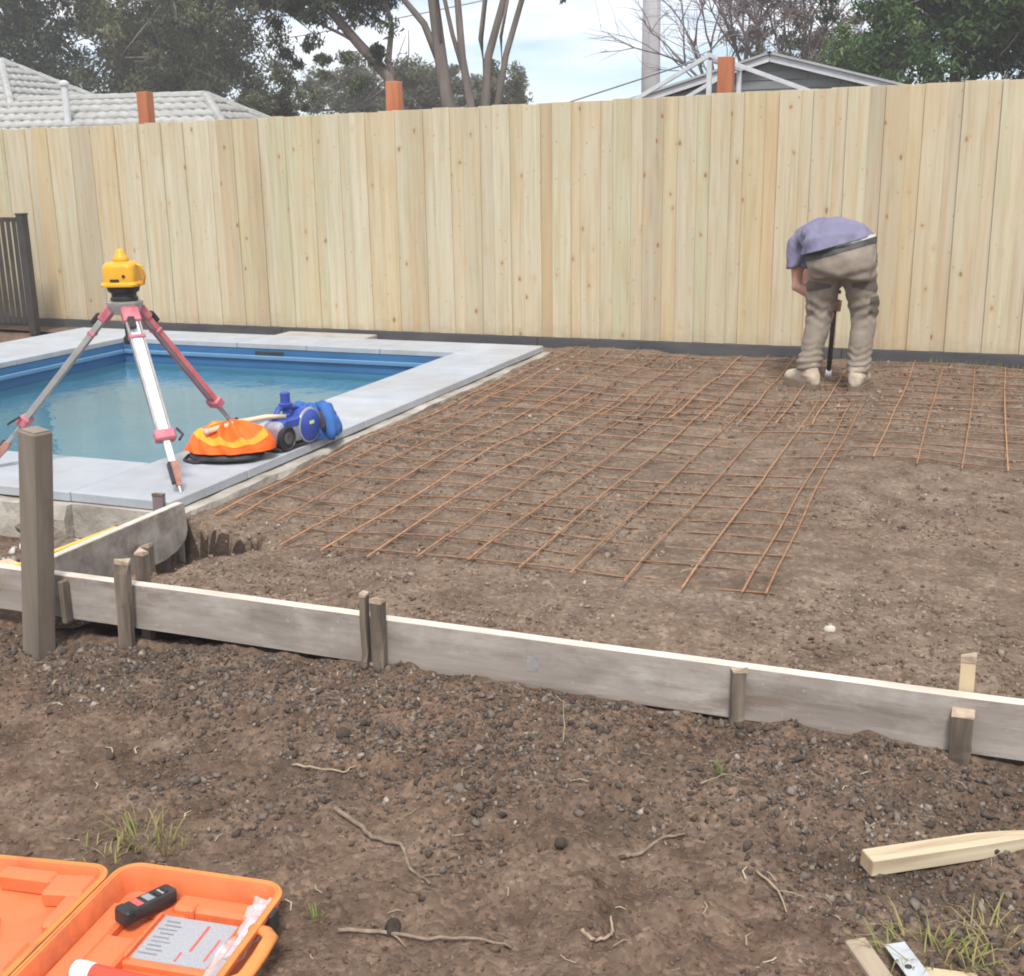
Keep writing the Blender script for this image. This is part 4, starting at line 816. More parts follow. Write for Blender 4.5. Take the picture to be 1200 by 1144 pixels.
H1 = 0.078
base = tray(0.006, CW, 0.0, -CL_, H1, 0.055, 'case_base')
lid = tray(-0.010, -0.40, 0.0, -CL_, 0.062, 0.055, 'case_lid'); lid.rotation_euler = (0, R(-3.0), 0); lid.location = (0, 0, 0.0)
def cb_(parent, c, size, mat=OR1, bevel=0.008, rz=0.0, name='moulding'):
    b = MB(); b.box((0, 0, 0), size, bevel=bevel); o = b.build(name, mat, parent, world=False); o.location = c; o.rotation_euler = (0, 0, rz); return o
# base mouldings: raised platform steps and ribs (separate recess edges)
cb_(base, (0.060, -0.26, 0.026), (0.055, 0.33, 0.030))
cb_(base, (0.26, -0.065, 0.027), (0.19, 0.052, 0.034))
cb_(base, (0.155, -0.072, 0.020), (0.10, 0.07, 0.012))
cb_(base, (0.118, -0.285, 0.028), (0.07, 0.16, 0.030), bevel=0.006)
cb_(base, (0.215, -0.085, 0.0325), (0.012, 0.03, 0.03), bevel=0.003)
cb_(base, (0.24, -0.185, 0.022), (0.19, 0.165, 0.018), bevel=0.004, name='label_platform')
cb_(base, (0.348, -0.20, 0.030), (0.007, 0.26, 0.034), bevel=0.002, name='divider')
cb_(base, (0.155, -0.185, 0.027), (0.007, 0.15, 0.028), bevel=0.002, name='divider')
# sticker, flat print
def m_sticker():
    g = NG('printed_label'); co = g.coord('Object')
    c = g.ramp(g.noise(g.coord('Object', (420, 130, 1)), 1.0, 2), [(0.3, (0.30, 0.305, 0.33)), (0.7, (0.42, 0.43, 0.46))])
    return g.fin(c, 0.5, 0, 0.4)
st = cb_(base, (0.245, -0.180, 0.0316), (0.165, 0.145, 0.0008), m_sticker(), 0.0, name='printed_label')
REDINK = simple('red_print', (0.55, 0.10, 0.09), (0.62, 0.16, 0.13), 20, 0.5)
for (xx, yy, lx, ly) in ((0.27, -0.165, 0.006, 0.085), (0.312, -0.195, 0.005, 0.07), (0.255, -0.23, 0.004, 0.03)):
    cb_(base, (xx, yy, 0.0326), (lx, ly, 0.0006), REDINK, 0.0, name='red_print')
for k in range(9): cb_(base, (0.19 + 0.006 * (k % 2), -0.125 - k * 0.0135, 0.0325), (0.030 + 0.018 * ((k * 7) % 3) / 3, 0.004, 0.0005), simple('dark_print', (0.19, 0.19, 0.21), (0.25, 0.25, 0.27), 20, 0.5) if k == 0 else bpy.data.materials['dark_print'], 0.0, name='printed_line')
# lid mouldings
for c_, s_, a_ in (((-0.085, -0.072, 0.034), (0.10, 0.075, 0.040), 0.08), ((-0.20, -0.052, 0.036), (0.14, 0.040, 0.044), -0.04), ((-0.045, -0.15, 0.030), (0.055, 0.12, 0.034), 0.10), ((-0.315, -0.17, 0.034), (0.10, 0.15, 0.042), 0.08), ((-0.21, -0.235, 0.026), (0.09, 0.10, 0.024), 0.5), ((-0.10, -0.33, 0.034), (0.13, 0.10, 0.042), 0.06), ((-0.30, -0.36, 0.032), (0.12, 0.12, 0.038), 0.0)):
    cb_(lid, c_, s_, OR1, 0.007, a_)
# hinge knuckles and handle
for yy in (-0.10, -0.23, -0.36):
    b = MB(); b.tube([(-0.002, yy - 0.03, 0.058), (-0.002, yy + 0.03, 0.058)], 0.006, 8); b.build('hinge', OR2, case, world=False, smooth=True)
hd = MB(); ring_o = []
pth = [(CW - 0.012, -0.145, H1 - 0.03), (CW + 0.020, -0.155, H1 - 0.026), (CW + 0.040, -0.175, H1 - 0.024), (CW + 0.043, -0.23, H1 - 0.024), (CW + 0.043, -0.285, H1 - 0.024), (CW + 0.040, -0.305, H1 - 0.024), (CW + 0.020, -0.325, H1 - 0.026), (CW - 0.012, -0.335, H1 - 0.03)]
pth = [(x - 0.008, y, z + 0.014) for x, y, z in pth]; hd.tube(pth, [(0.009, 0.016)] * len(pth), 10, up=(1, 0, 0.01)); hd.build('handle', OR2, case, world=False, smooth=True)
for yy in (-0.10, -0.37):
    b = MB(); b.box((CW + 0.004, yy, H1 - 0.026), (0.012, 0.035, 0.045), bevel=0.003); b.build('latch', BLK, case, world=False)
# things lying in the case: placed through the case's own frame
CM = case.matrix_basis.copy()
def in_case(name, loc, label, cat, rz=0.0, tilt=(0, 0)):
    e = empty(name); e.matrix_world = CM @ Matrix.Translation(loc) @ Euler((tilt[0], tilt[1], rz)).to_matrix().to_4x4(); e.matrix_basis = e.matrix_world; tag(e, label, cat); return e
rc = in_case('laser_receiver', (0.118, -0.108, 0.052), 'black handheld receiver lying across the recess of the orange case', 'receiver', R(66), (0, R(4)))
b = MB(); b.rings([[(x, y * sc, z) for x, y in rrect(0.066, 0.022, 0.008, 4)] for z, sc in ((-0.014, 0.92), (-0.010, 1.0), (0.008, 1.0), (0.013, 0.9))]); b.build('body', BLK, rc, world=False, angle=40)
b = MB(); b.box((-0.052, 0, 0.0), (0.022, 0.047, 0.031), bevel=0.004); b.build('end_cap', BLK, rc, world=False)
b = MB(); b.box((-0.022, 0.002, 0.0138), (0.016, 0.030, 0.001)); b.build('red_label', REDINK, rc, world=False)
b = MB(); b.box((0.006, 0.002, 0.0138), (0.018, 0.026, 0.001)); b.build('display', simple('lcd', (0.22, 0.24, 0.25), (0.30, 0.32, 0.33), 30, 0.2), rc, world=False)
for k in range(3):
    b = MB(); b.box((0.026 + 0.010 * k, 0.0, 0.0145), (0.006, 0.022, 0.002), bevel=0.0006); b.build('button', STEEL if k == 1 else BLK, rc, world=False)
tb = in_case('marker_can', (0.215, -0.345, 0.050), 'red tube with white cap lying in the orange case', 'tube', R(-4))
M = Matrix.Rotation(R(90), 4, 'Y')
b = MB(); b.lathe([(0.018, -0.085), (0.0205, -0.080), (0.0205, 0.115), (0.017, 0.122)], (0, 0, 0), 20, M); b.build('body', simple('red_tube', (0.72, 0.06, 0.03), (0.78, 0.09, 0.05), 10, 0.35), tb, world=False, angle=40)
b = MB(); b.lathe([(0.020, -0.120), (0.0225, -0.117), (0.0225, -0.082), (0.020, -0.079)], (0, 0, 0), 20, M); b.build('cap', simple('white_cap', (0.72, 0.72, 0.74), (0.8, 0.8, 0.82), 10, 0.4), tb, world=False, angle=40)
pb = in_case('plastic_bag', (0.368, -0.19, 0.048), 'clear crumpled plastic bag of leaflets beside the case handle', 'bag', R(0))
def m_bag():
    g = NG('clear_plastic'); g.b.inputs['Base Color'].default_value = (0.75, 0.72, 0.76, 1); g.b.inputs['Roughness'].default_value = 0.15
    tr = g.n('ShaderNodeBsdfTransparent'); ms = g.n('ShaderNodeMixShader'); ms.inputs[0].default_value = 0.45; g.l(tr.outputs[0], ms.inputs[1]); g.l(g.b.outputs[0], ms.inputs[2]); g.l(ms.outputs[0], g.out.inputs['Surface']); return g.m
xs3 = np.linspace(-0.022, 0.026, 16); ys3 = np.linspace(-0.13, 0.12, 60)
link('sleeve', grid_mesh('sleeve', xs3, ys3, lambda X, Y: 0.006 + 0.030 * fbm(X, Y, 26, 3) + 0.012 * (1 - (X / 0.026) ** 2)), m_bag(), pb, world=False)
b = MB(); b.box((0.0, -0.085, 0.0), (0.022, 0.10, 0.010), bevel=0.003, rot=Euler((0, 0, R(-6)))); b.build('dark_cable', BLK, pb, world=False)
b = MB(); b.box((0.002, 0.03, -0.002), (0.032, 0.14, 0.004), rot=Euler((0, 0, R(3)))); b.build('leaflet', simple('leaflet', (0.55, 0.42, 0.50), (0.75, 0.66, 0.72), 60, 0.6), pb, world=False)
xs3 = np.linspace(-0.03, 0.022, 18); ys3 = np.linspace(0.085, 0.15, 22)
link('bunched_top', grid_mesh('bunched_top', xs3, ys3, lambda X, Y: 0.022 + 0.05 * fbm(X + 3, Y, 30, 3)), m_bag(), pb, world=False)

# ------------------------------------------------------------------ the worker
def remeshed(b, voxel, smooth_it=6, name='tmp'):
    me = b.mesh(name); o = bpy.data.objects.new(name, me); col.objects.link(o)
    m = o.modifiers.new('r', 'REMESH'); m.mode = 'VOXEL'; m.voxel_size = voxel
    s_ = o.modifiers.new('s', 'SMOOTH'); s_.iterations = smooth_it; s_.factor = 0.5
    dg = bpy.context.evaluated_depsgraph_get(); r = bpy.data.meshes.new_from_object(o.evaluated_get(dg))
    bpy.data.objects.remove(o); r.polygons.foreach_set('use_smooth', [True] * len(r.polygons)); r.name = name
    return r
def arr(me):
    V = np.empty(len(me.vertices) * 3, np.float32); me.vertices.foreach_get('co', V); N = np.empty(len(me.vertices) * 3, np.float32); me.vertices.foreach_get('normal', N)
    return V.reshape(-1, 3).astype(float), N.reshape(-1, 3).astype(float)
def fold(me, fn):
    V, N = arr(me); V = V + N * fn(V)[:, None]; me.vertices.foreach_set('co', V.astype(np.float32).ravel()); me.update()
def patch(me, planes, off, name, mat, parent):
    """a piece of cloth cut from another garment along clean planes (point, outward normal) and lying on it"""
    bm = bmesh.new(); bm.from_mesh(me)
    for co_, no_ in planes: bmesh.ops.bisect_plane(bm, geom=list(bm.verts) + list(bm.edges) + list(bm.faces), plane_co=co_, plane_no=no_, clear_outer=True)
    bm.normal_update()
    for v in bm.verts: v.co += v.normal * off
    m2 = bpy.data.meshes.new(name); bm.to_mesh(m2); bm.free(); m2.polygons.foreach_set('use_smooth', [True] * len(m2.polygons))
    return link(name, m2, mat, parent)
per = empty('person', (-0.83, 7.9, 0)); tag(per, 'worker in mauve shirt and khaki trousers bent over, gripping an upright bar', 'person')
KH = simple('khaki_drill', (0.205, 0.170, 0.134), (0.30, 0.255, 0.208), 9, 0.9, bump=0.002, bscale=120)
KHD = simple('dark_pocket_cloth', (0.085, 0.070, 0.056), (0.12, 0.10, 0.082), 12, 0.9)
SH = simple('mauve_cotton', (0.155, 0.150, 0.235), (0.22, 0.21, 0.305), 6, 0.9, bump=0.001, bscale=160)
SKIN = simple('tanned_skin', (0.46, 0.235, 0.165), (0.56, 0.31, 0.23), 14, 0.6)
BOOT = simple('tan_suede', (0.38, 0.30, 0.22), (0.56, 0.47, 0.37), 16, 0.85, bump=0.001, bscale=120)
SOLE = simple('boot_sole', (0.16, 0.115, 0.08), (0.22, 0.17, 0.12), 10, 0.8)
LA, RA = Vector((-0.985, 7.865, 0.10)), Vector((-0.672, 7.885, 0.10))
LK, RK = Vector((-0.940, 7.955, 0.46)), Vector((-0.662, 7.965, 0.46))
LH, RH = Vector((-0.905, 7.93, 0.80)), Vector((-0.715, 7.93, 0.80))
PEL = Vector((-0.812, 7.90, 0.83))
# trousers
t_ = MB()
for A, K, Hh in ((LA, LK, LH), (RA, RK, RH)):
    pts = [A + Vector((0, 0, 0.005)), A + Vector((0, 0, 0.05)), A.lerp(K, 0.3), A.lerp(K, 0.65), K, K.lerp(Hh, 0.35), K.lerp(Hh, 0.7), Hh]
    t_.tube(pts, [(0.070, 0.078), (0.071, 0.080), (0.073, 0.079), (0.078, 0.083), (0.084, 0.087), (0.095, 0.100), (0.106, 0.118), (0.112, 0.135)], 20, up=(0, 1, 0))
t_.tube([(-0.812, 7.835, 0.70), (-0.812, 7.84, 0.76), (-0.812, 7.86, 0.815), (-0.808, 7.89, 0.885), (-0.80, 7.93, 0.985), (-0.80, 7.95, 1.03)], [(0.17, 0.10), (0.205, 0.125), (0.214, 0.138), (0.206, 0.132), (0.186, 0.118), (0.16, 0.10)], 24, up=(0, 1, 0))
tm = remeshed(t_, 0.011, 8, 'trousers')
def tf(V):
    # cuffs bunch up, knees and seat pull into folds
    z = V[:, 2]; sx = np.where(V[:, 0] < -0.82, 1.0, -1.0); a = np.arctan2(V[:, 1] - 7.92, V[:, 0] - np.where(sx > 0, -0.95, -0.665))
    cuff = (1 - sstep(0.18, 0.34, z)); 
    w1 = np.sin(z * 150 + 2.2 * np.sin(a * 2 + sx) + 3 * fbm(a * 0.6 + 4, z, 3.0, 2)) * 0.0065 * cuff
    knee = np.exp(-((z - 0.50) / 0.10) ** 2); w2 = np.sin(z * 85 + 2.8 * np.sin(a + 1.4 * sx) + 4 * fbm(a * 0.5, z, 4, 2)) * 0.006 * knee
    seat = np.exp(-((z - 0.72) / 0.06) ** 2); w3 = np.sin(z * 70 + (V[:, 0] + 0.81) * 26 * sx) * 0.007 * seat
    return w1 + w2 + w3 + 0.013 * fbm(V[:, 0] * 1.0 + V[:, 1], z, 11, 3)
fold(tm, tf)
HN = Vector((-0.29, 0, 1)).normalized(); HQ = Vector((-0.815, 7.9, 0.925))      # the plane of the shirt hem
tcut = tm.copy(); bmt = bmesh.new(); bmt.from_mesh(tcut); bmesh.ops.bisect_plane(bmt, geom=list(bmt.verts) + list(bmt.edges) + list(bmt.faces), plane_co=HQ + HN * 0.004, plane_no=HN, clear_outer=True); bmt.to_mesh(tcut); bmt.free(); tcut.polygons.foreach_set('use_smooth', [True] * len(tcut.polygons))
tr_ = link('trousers', tcut, KH, per)
XP, XN, YP_, ZP, ZN = (1, 0, 0), (-1, 0, 0), (0, 1, 0), (0, 0, 1), (0, 0, -1)
patch(tm, [((-0.865, 0, 0), XP), ((0, 7.94, 0), YP_), ((-0.94, 0, 0.682), (0.10, 0, 1)), ((-0.94, 0, 0.634), (0.22, 0, -1))], 0.003, 'pocket_flap', KHD, tr_)
patch(tm, [((-0.735, 0, 0), XN), ((0, 7.94, 0), YP_), ((-0.68, 0, 0.690), (-0.10, 0, 1)), ((-0.68, 0, 0.646), (-0.20, 0, -1))], 0.003, 'pocket_flap', KHD, tr_)
patch(tm, [((-0.622, 0, 0), XN), ((0, 0, 0.595), ZP), ((0, 0, 0.49), ZN), ((0, 8.02, 0), YP_)], 0.004, 'tool_pocket', KHD, tr_)
patch(tm, [((-0.985, 0, 0), XP), ((0, 0, 0.58), ZP), ((0, 0, 0.47), ZN)], 0.004, 'tool_pocket', KH, tr_)
# boots
def boot(A, d, name='boot'):
    d = Vector(d).normalized(); s_ = Vector((d.y, -d.x, 0)); e = empty(name, (0, 0, 0)); e.parent = per; e.matrix_parent_inverse = per.matrix_basis.inverted()
    g0 = float(bed_h(A.x, A.y)) + 0.006; heel = Vector((A.x, A.y, 0)) - d * 0.075
    P = lambda t, w_, z: [tuple(heel + d * (t + w_ * 0.9 * math.cos(a) * 0) + s_ * (w_ * math.sin(a)) + Vector((0, 0, z + (0 if math.cos(a) < 0 else 0)))) for a in ()]
    b = MB(); rings = []
    for t, w_, zc, hz in ((-0.018, 0.022, 0.062, 0.036), (-0.004, 0.042, 0.07, 0.054), (0.03, 0.049, 0.085, 0.075), (0.08, 0.051, 0.098, 0.088), (0.13, 0.052, 0.082, 0.068), (0.17, 0.055, 0.066, 0.052), (0.215, 0.055, 0.060, 0.045), (0.25, 0.046, 0.056, 0.039), (0.272, 0.024, 0.050, 0.026)):
        c = heel + d * t + Vector((0, 0, g0 + zc)); rings.append([tuple(c + s_ * (w_ * math.cos(2 * math.pi * k / 16)) + Vector((0, 0, hz * math.sin(2 * math.pi * k / 16)))) for k in range(16)])
    b.rings(rings); b.tube([heel + d * 0.055 + Vector((0, 0, g0 + 0.08)), heel + d * 0.055 + Vector((0, 0, g0 + 0.17))], [(0.058, 0.062), (0.056, 0.060)], 16, up=(0, 1, 0))
    me = remeshed(b, 0.007, 5, 'upper'); fold(me, lambda V: 0.004 * fbm(V[:, 0] + V[:, 2], V[:, 1] - V[:, 2], 16, 3)); link('upper', me, BOOT, e)
    b = MB(); out_ = []
    for t, w_ in ((-0.024, 0.014), (-0.014, 0.036), (0.02, 0.050), (0.08, 0.050), (0.13, 0.051), (0.18, 0.058), (0.23, 0.055), (0.264, 0.036), (0.280, 0.012)):
        c = heel + d * t; out_.append([tuple(c + s_ * w_ + Vector((0, 0, g0 - 0.004))), tuple(c + s_ * w_ + Vector((0, 0, g0 + 0.032))), tuple(c - s_ * w_ + Vector((0, 0, g0 + 0.032))), tuple(c - s_ * w_ + Vector((0, 0, g0 - 0.004)))])
    b.rings(out_); b.build('sole', SOLE, e)
boot(LA + Vector((0.0, -0.0, 0)), (-0.72, 0.62, 0)); boot(RA, (0.14, 1, 0))
# body: trunk, head, arms and hands, one skin surface
SP = [Vector((-0.815, 7.90, 0.84)), Vector((-0.862, 8.00, 0.935)), Vector((-0.925, 8.12, 0.962)), Vector((-0.985, 8.24, 0.925)), Vector((-1.02, 8.34, 0.86))]
LS, RS = Vector((-1.125, 8.17, 0.885)), Vector((-0.90, 8.38, 0.845))
LE, RE = Vector((-1.115, 8.13, 0.625)), Vector((-0.955, 8.40, 0.62))
HANDL, HANDR = Vector((-0.878, 8.055, 0.53)), Vector((-0.885, 8.12, 0.455))
body = MB()
body.tube(SP, [(0.14, 0.10), (0.135, 0.09), (0.15, 0.095), (0.165, 0.10), (0.13, 0.075)], 16)
NK = Vector((-1.04, 8.41, 0.78)); body.tube([SP[-1], NK, NK + Vector((-0.015, 0.04, -0.06))], [0.062, 0.055, 0.055], 14)
HC = NK + Vector((-0.02, 0.055, -0.13)); hdv = Vector((-0.02, 0.15, -1)).normalized()      # crown points down and forward
body.tube([HC - hdv * 0.105, HC - hdv * 0.085, HC - hdv * 0.03, HC + hdv * 0.04, HC + hdv * 0.09, HC + hdv * 0.115], [(0.045, 0.05), (0.062, 0.075), (0.072, 0.090), (0.076, 0.095), (0.060, 0.072), (0.025, 0.03)], 16, up=(0, 1, 0))
face = Vector((0.0, -1.0, -0.1)).normalized()             # the face looks back at the hands
body.tube([HC + face * 0.075 - hdv * 0.005, HC + face * 0.112 - hdv * 0.035, HC + face * 0.085 - hdv * 0.048], [0.010, 0.015, 0.012], 8)   # nose
for sg in (-1, 1):
    ear = HC + Vector((sg * 0.075, 0.01, 0.01)); body.tube([ear + Vector((0, 0, -0.03)), ear + Vector((sg * 0.014, 0.008, 0)), ear + Vector((0, 0, 0.03))], 0.012, 8)
def arm(S, E_, Hn, grip):
    body.tube([S, S.lerp(E_, 0.5), E_, E_.lerp(Hn, 0.4), Hn - (Hn - E_).normalized() * 0.05], [0.056, 0.048, 0.041, 0.040, 0.029], 14)
    d = (Hn - E_).normalized(); bar = Vector((0.03, -0.055, 1)).normalized(); pal = d.cross(bar).normalized()
    body.tube([Hn - d * 0.05, Hn - d * 0.01, Hn + d * 0.03], [(0.026, 0.020), (0.040, 0.020), (0.040, 0.017)], 12, up=tuple(pal))
    for k, L in enumerate((0.070, 0.078, 0.074, 0.060)):
        r0 = Hn + d * 0.028 + bar * (0.030 - 0.020 * k); c1 = r0 + d * 0.024; c2 = c1 + pal * L * 0.42 * grip + d * 0.004; c3 = c2 - d * L * 0.40
        body.tube([r0 - d * 0.015, c1, c2, c3], [0.0092, 0.009, 0.0082, 0.007], 8)
    th = Hn - d * 0.015 + bar * 0.034; body.tube([th, th + bar * 0.012 + pal * 0.022 * grip + d * 0.008, th + pal * 0.042 * grip + d * 0.034 + bar * 0.006], [0.0125, 0.011, 0.008], 8)
arm(LS, LE, HANDL, -1); arm(RS, RE, HANDR, 1)
bm_ = remeshed(body, 0.0065, 3, 'body'); link('body', bm_, SKIN, per)
b = MB(); b.tube([HC - hdv * 0.035 - face * 0.02, HC + hdv * 0.02 - face * 0.016, HC + hdv * 0.08 - face * 0.012, HC + hdv * 0.124 - face * 0.006], [(0.073, 0.085), (0.083, 0.094), (0.071, 0.080), (0.03, 0.035)], 18, up=(0, 1, 0)); b.build('hair', simple('brown_hair', (0.05, 0.033, 0.022), (0.085, 0.06, 0.04), 60, 0.7), per, smooth=True)
for sg in (-1, 1):
    M = Matrix.Translation(HC + face * 0.083 + Vector((sg * 0.030, 0, 0)) + hdv * 0.012); b = MB(); b.lathe([(0.002, -0.009), (0.009, -0.003), (0.009, 0.003), (0.002, 0.009)], (0, 0, 0), 10, M); b.build('eye', simple('eye', (0.5, 0.48, 0.45), (0.6, 0.58, 0.55), 5, 0.2), per, smooth=True)
M_ = HC + face * 0.080 - hdv * 0.072; b = MB(); b.tube([M_ + Vector((-0.024, 0.008, 0)), M_, M_ + Vector((0.024, 0.008, 0))], 0.006, 8); b.build('mouth', simple('lips', (0.42, 0.17, 0.14), (0.48, 0.21, 0.17), 10, 0.5), per, smooth=True)
# shirt
sh = MB()
sh.tube([Vector((-0.82, 7.845, 0.80)), Vector((-0.826, 7.872, 0.90)), Vector((-0.85, 7.96, 0.945)), SP[2] + Vector((0, 0, 0.006)), SP[3], SP[4], SP[4] + Vector((-0.01, 0.05, -0.05))], [(0.234, 0.160), (0.234, 0.152), (0.220, 0.132), (0.19, 0.110), (0.19, 0.108), (0.15, 0.085), (0.07, 0.06)], 24)
for S, E_ in ((LS, LE), (RS, RE)):
    sh.tube([SP[3].lerp(S, 0.45), S, S.lerp(E_, 0.30), S.lerp(E_, 0.56)], [(0.095, 0.095), (0.082, 0.085), (0.080, 0.082), (0.079, 0.080)], 18, up=(0, 1, 0))
sm = remeshed(sh, 0.010, 9, 'shirt')
fold(sm, lambda V: 0.011 * np.sin((V[:, 0] * 0.9 + V[:, 1] * 0.5 - V[:, 2] * 0.8) * 60 + 6 * fbm(V[:, 0], V[:, 1], 4, 2)) * (0.30 + 0.70 * np.exp(-((V[:, 0] + 1.04) / 0.10) ** 2)) + 0.014 * fbm(V[:, 0] + V[:, 2], V[:, 1], 9, 3))
bm2 = bmesh.new(); bm2.from_mesh(sm)       # cut the hem: an open edge that hangs free of the trousers
inreg = lambda c: c.y < 8.02 and c.x > -1.06
fs_ = [f for f in bm2.faces if inreg(f.calc_center_median())]; es_ = list({e for f in fs_ for e in f.edges}); vs_ = list({v for f in fs_ for v in f.verts})
hn_, hq_ = HN, HQ
bmesh.ops.bisect_plane(bm2, geom=vs_ + es_ + fs_, plane_co=hq_, plane_no=hn_)
cut = [f for f in bm2.faces if inreg(f.calc_center_median()) and (f.calc_center_median() - hq_).dot(hn_) < 0]
bmesh.ops.delete(bm2, geom=cut, context='FACES'); bm2.to_mesh(sm); bm2.free(); sm.polygons.foreach_set('use_smooth', [True] * len(sm.polygons))
link('shirt', sm, SH, per)
# belt and the pale undershirt showing between shirt hem and belt
patch(tm, [(HQ - HN * 0.015, HN), (HQ - HN * 0.050, -HN)], 0.006, 'belt', simple('dark_belt', (0.035, 0.037, 0.035), (0.06, 0.06, 0.055), 10, 0.6), per)
patch(tm, [(HQ + HN * 0.003, HN), (HQ - HN * 0.016, -HN), ((-0.84, 0, 0), XN), ((0, 7.9, 0), YP_)], 0.005, 'undershirt', simple('white_cotton', (0.52, 0.52, 0.48), (0.64, 0.64, 0.6), 10, 0.9), per)
b = MB(); b.tube([(-0.635, 7.905, 0.955), (-0.612, 7.885, 0.90), (-0.600, 7.885, 0.85), (-0.602, 7.895, 0.81)], [(0.006, 0.004)] * 4, 6); b.build('strap', BLK, per, smooth=True)
# upright bar in his hands
ub = empty('steel_bar', (-0.925, 8.235, 0)); tag(ub, 'dark upright steel bar with bright foot held by the bent worker', 'bar')
b = MB(); b.tube([(-0.893, 8.235, 0.05), (-0.858, 8.085, 0.60)], 0.0165, 10); b.build('shaft', simple('black_steel', (0.03, 0.03, 0.032), (0.06, 0.058, 0.055), 10, 0.5), ub, smooth=True)
b = MB(); b.tube([(-0.896, 8.243, 0.008), (-0.893, 8.235, 0.065)], [0.022, 0.019], 12); b.build('foot', ALU, ub, smooth=True)
b = MB(); b.tube([(-0.915, 8.083, 0.60), (-0.825, 8.083, 0.60)], 0.012, 10); b.build('cross_handle', BLK, ub, smooth=True)

# ------------------------------------------------------------------ neighbouring roofs
TILE = simple('pale_roof_tile', (0.29, 0.29, 0.28), (0.43, 0.43, 0.41), 4, 0.8, kind='World', bump=0.01, bscale=8, detail=7)
WALLC = simple('render_wall', (0.45, 0.42, 0.38), (0.52, 0.49, 0.45), 3, 0.9)
def roof_plane(name, pts, mat, parent, course=0.31, amp=0.03, step=0.045, wave=0.26):
    """tiled plane: pts = eave left, eave right, top right, top left; scalloped courses stepping up the slope"""
    A, B_, C_, D = [Vector(p) for p in pts]; n = ((B_ - A).cross(D - A)).normalized()
    if n.z < 0: n = -n
    slope = ((D + C_) / 2 - (A + B_) / 2); rows = max(2, int(slope.length / course)); V = []; F = []; base = 0
    for r in range(rows):
        t0, t1 = r / rows, (r + 1.12) / rows
        L0, R0 = A.lerp(D, t0), B_.lerp(C_, t0); L1, R1 = A.lerp(D, min(t1, 1)), B_.lerp(C_, min(t1, 1)); m = max(4, int((R0 - L0).length / wave * 6))
        for k in range(m + 1):
            u = k / m; xw = u * (R0 - L0).length / wave; w_ = amp * abs(math.sin(math.pi * (xw + 0.5 * (r % 2)))); j = 0.006 * random.uniform(-1, 1) if k % 6 == 0 else 0
            lo = L0.lerp(R0, u); hi = L1.lerp(R1, u)
            V += [tuple(lo + n * (w_ - 0.004)), tuple(lo + n * (step + w_ + j)), tuple(hi + n * (w_ * 0.8 + 0.002))]
        for k in range(m):
            a = base + 3 * k; F += [(a, a + 3, a + 4, a + 1), (a + 1, a + 4, a + 5, a + 2)]
        base += 3 * (m + 1)
    o = link(name, np_mesh(name, V, F, False), mat, parent); o['kind'] = 'stuff'; return o
def ridge(p, q, r, parent, mat, name='ridge_cap'):
    p, q = Vector(p), Vector(q); n = max(2, int((q - p).length / 0.4)); b = MB(); pts = []; rad = []
    for k in range(n):
        a = p.lerp(q, k / n); c = p.lerp(q, (k + 0.98) / n); pts += [a, c]; rad += [r * 1.12, r]
    b.tube(pts, rad, 8); return b.build(name, mat, parent, smooth=False)
hs = empty('neighbour_house', (-18, 22, 0)); tag(hs, 'neighbour house with pale grey tiled hip roof behind the fence', 'house')
# main roof (higher, away to the side) and a lower wing
e0, e1 = (-27.0, 18.6, 1.75), (-13.35, 18.6, 1.75)
roof_plane('roof_tiles', [(-30, 18.8, 1.78), (-17.3, 18.8, 1.78), (-20.9, 22.4, 3.88), (-27, 22.4, 3.88)], TILE, hs)
roof_plane('roof_tiles', [(-17.3, 18.8, 1.78), (-17.3, 26.0, 1.78), (-20.9, 22.4, 3.88), (-20.901, 22.41, 3.88)], TILE, hs)
roof_plane('roof_tiles', [(-18.6, 18.2, 1.70), (-12.0, 18.2, 1.70), (-14.0, 20.2, 2.80), (-18.5, 20.2, 2.86)], TILE, hs)
roof_plane('roof_tiles', [(-12.0, 18.2, 1.70), (-12.0, 22.2, 1.70), (-14.0, 20.2, 2.80), (-14.001, 20.21, 2.80)], TILE, hs)
ridge((-17.25, 18.75, 1.8), (-20.9, 22.4, 3.89), 0.08, hs, TILE); ridge((-20.9, 22.4, 3.89), (-17.2, 26.1, 1.79), 0.08, hs, TILE)
ridge((-11.95, 18.15, 1.71), (-14.0, 20.2, 2.82), 0.08, hs, TILE); ridge((-14.0, 20.2, 2.82), (-18.5, 20.2, 2.87), 0.08, hs, TILE); ridge((-14.0, 20.2, 2.82), (-11.95, 22.25, 1.71), 0.08, hs, TILE)
b = MB(); b.box((-23.0, 22.4, 0.87), (10.6, 6.4, 1.74)); b.build('wall', WALLC, hs); b = MB(); b.box((-15.0, 20.2, 0.83), (5.2, 3.4, 1.66)); b.build('wall', WALLC, hs)
b = MB(); b.tube([(-16.55, 19.3, 1.9), (-16.55, 19.3, 3.05)], 0.07, 12); b.lathe([(0.10, 0), (0.10, 0.05), (0.03, 0.09)], (-16.55, 19.3, 3.05), 12); b.build('flue_pipe', simple('pale_pipe', (0.52, 0.53, 0.55), (0.6, 0.61, 0.63), 8, 0.6), hs, angle=40)
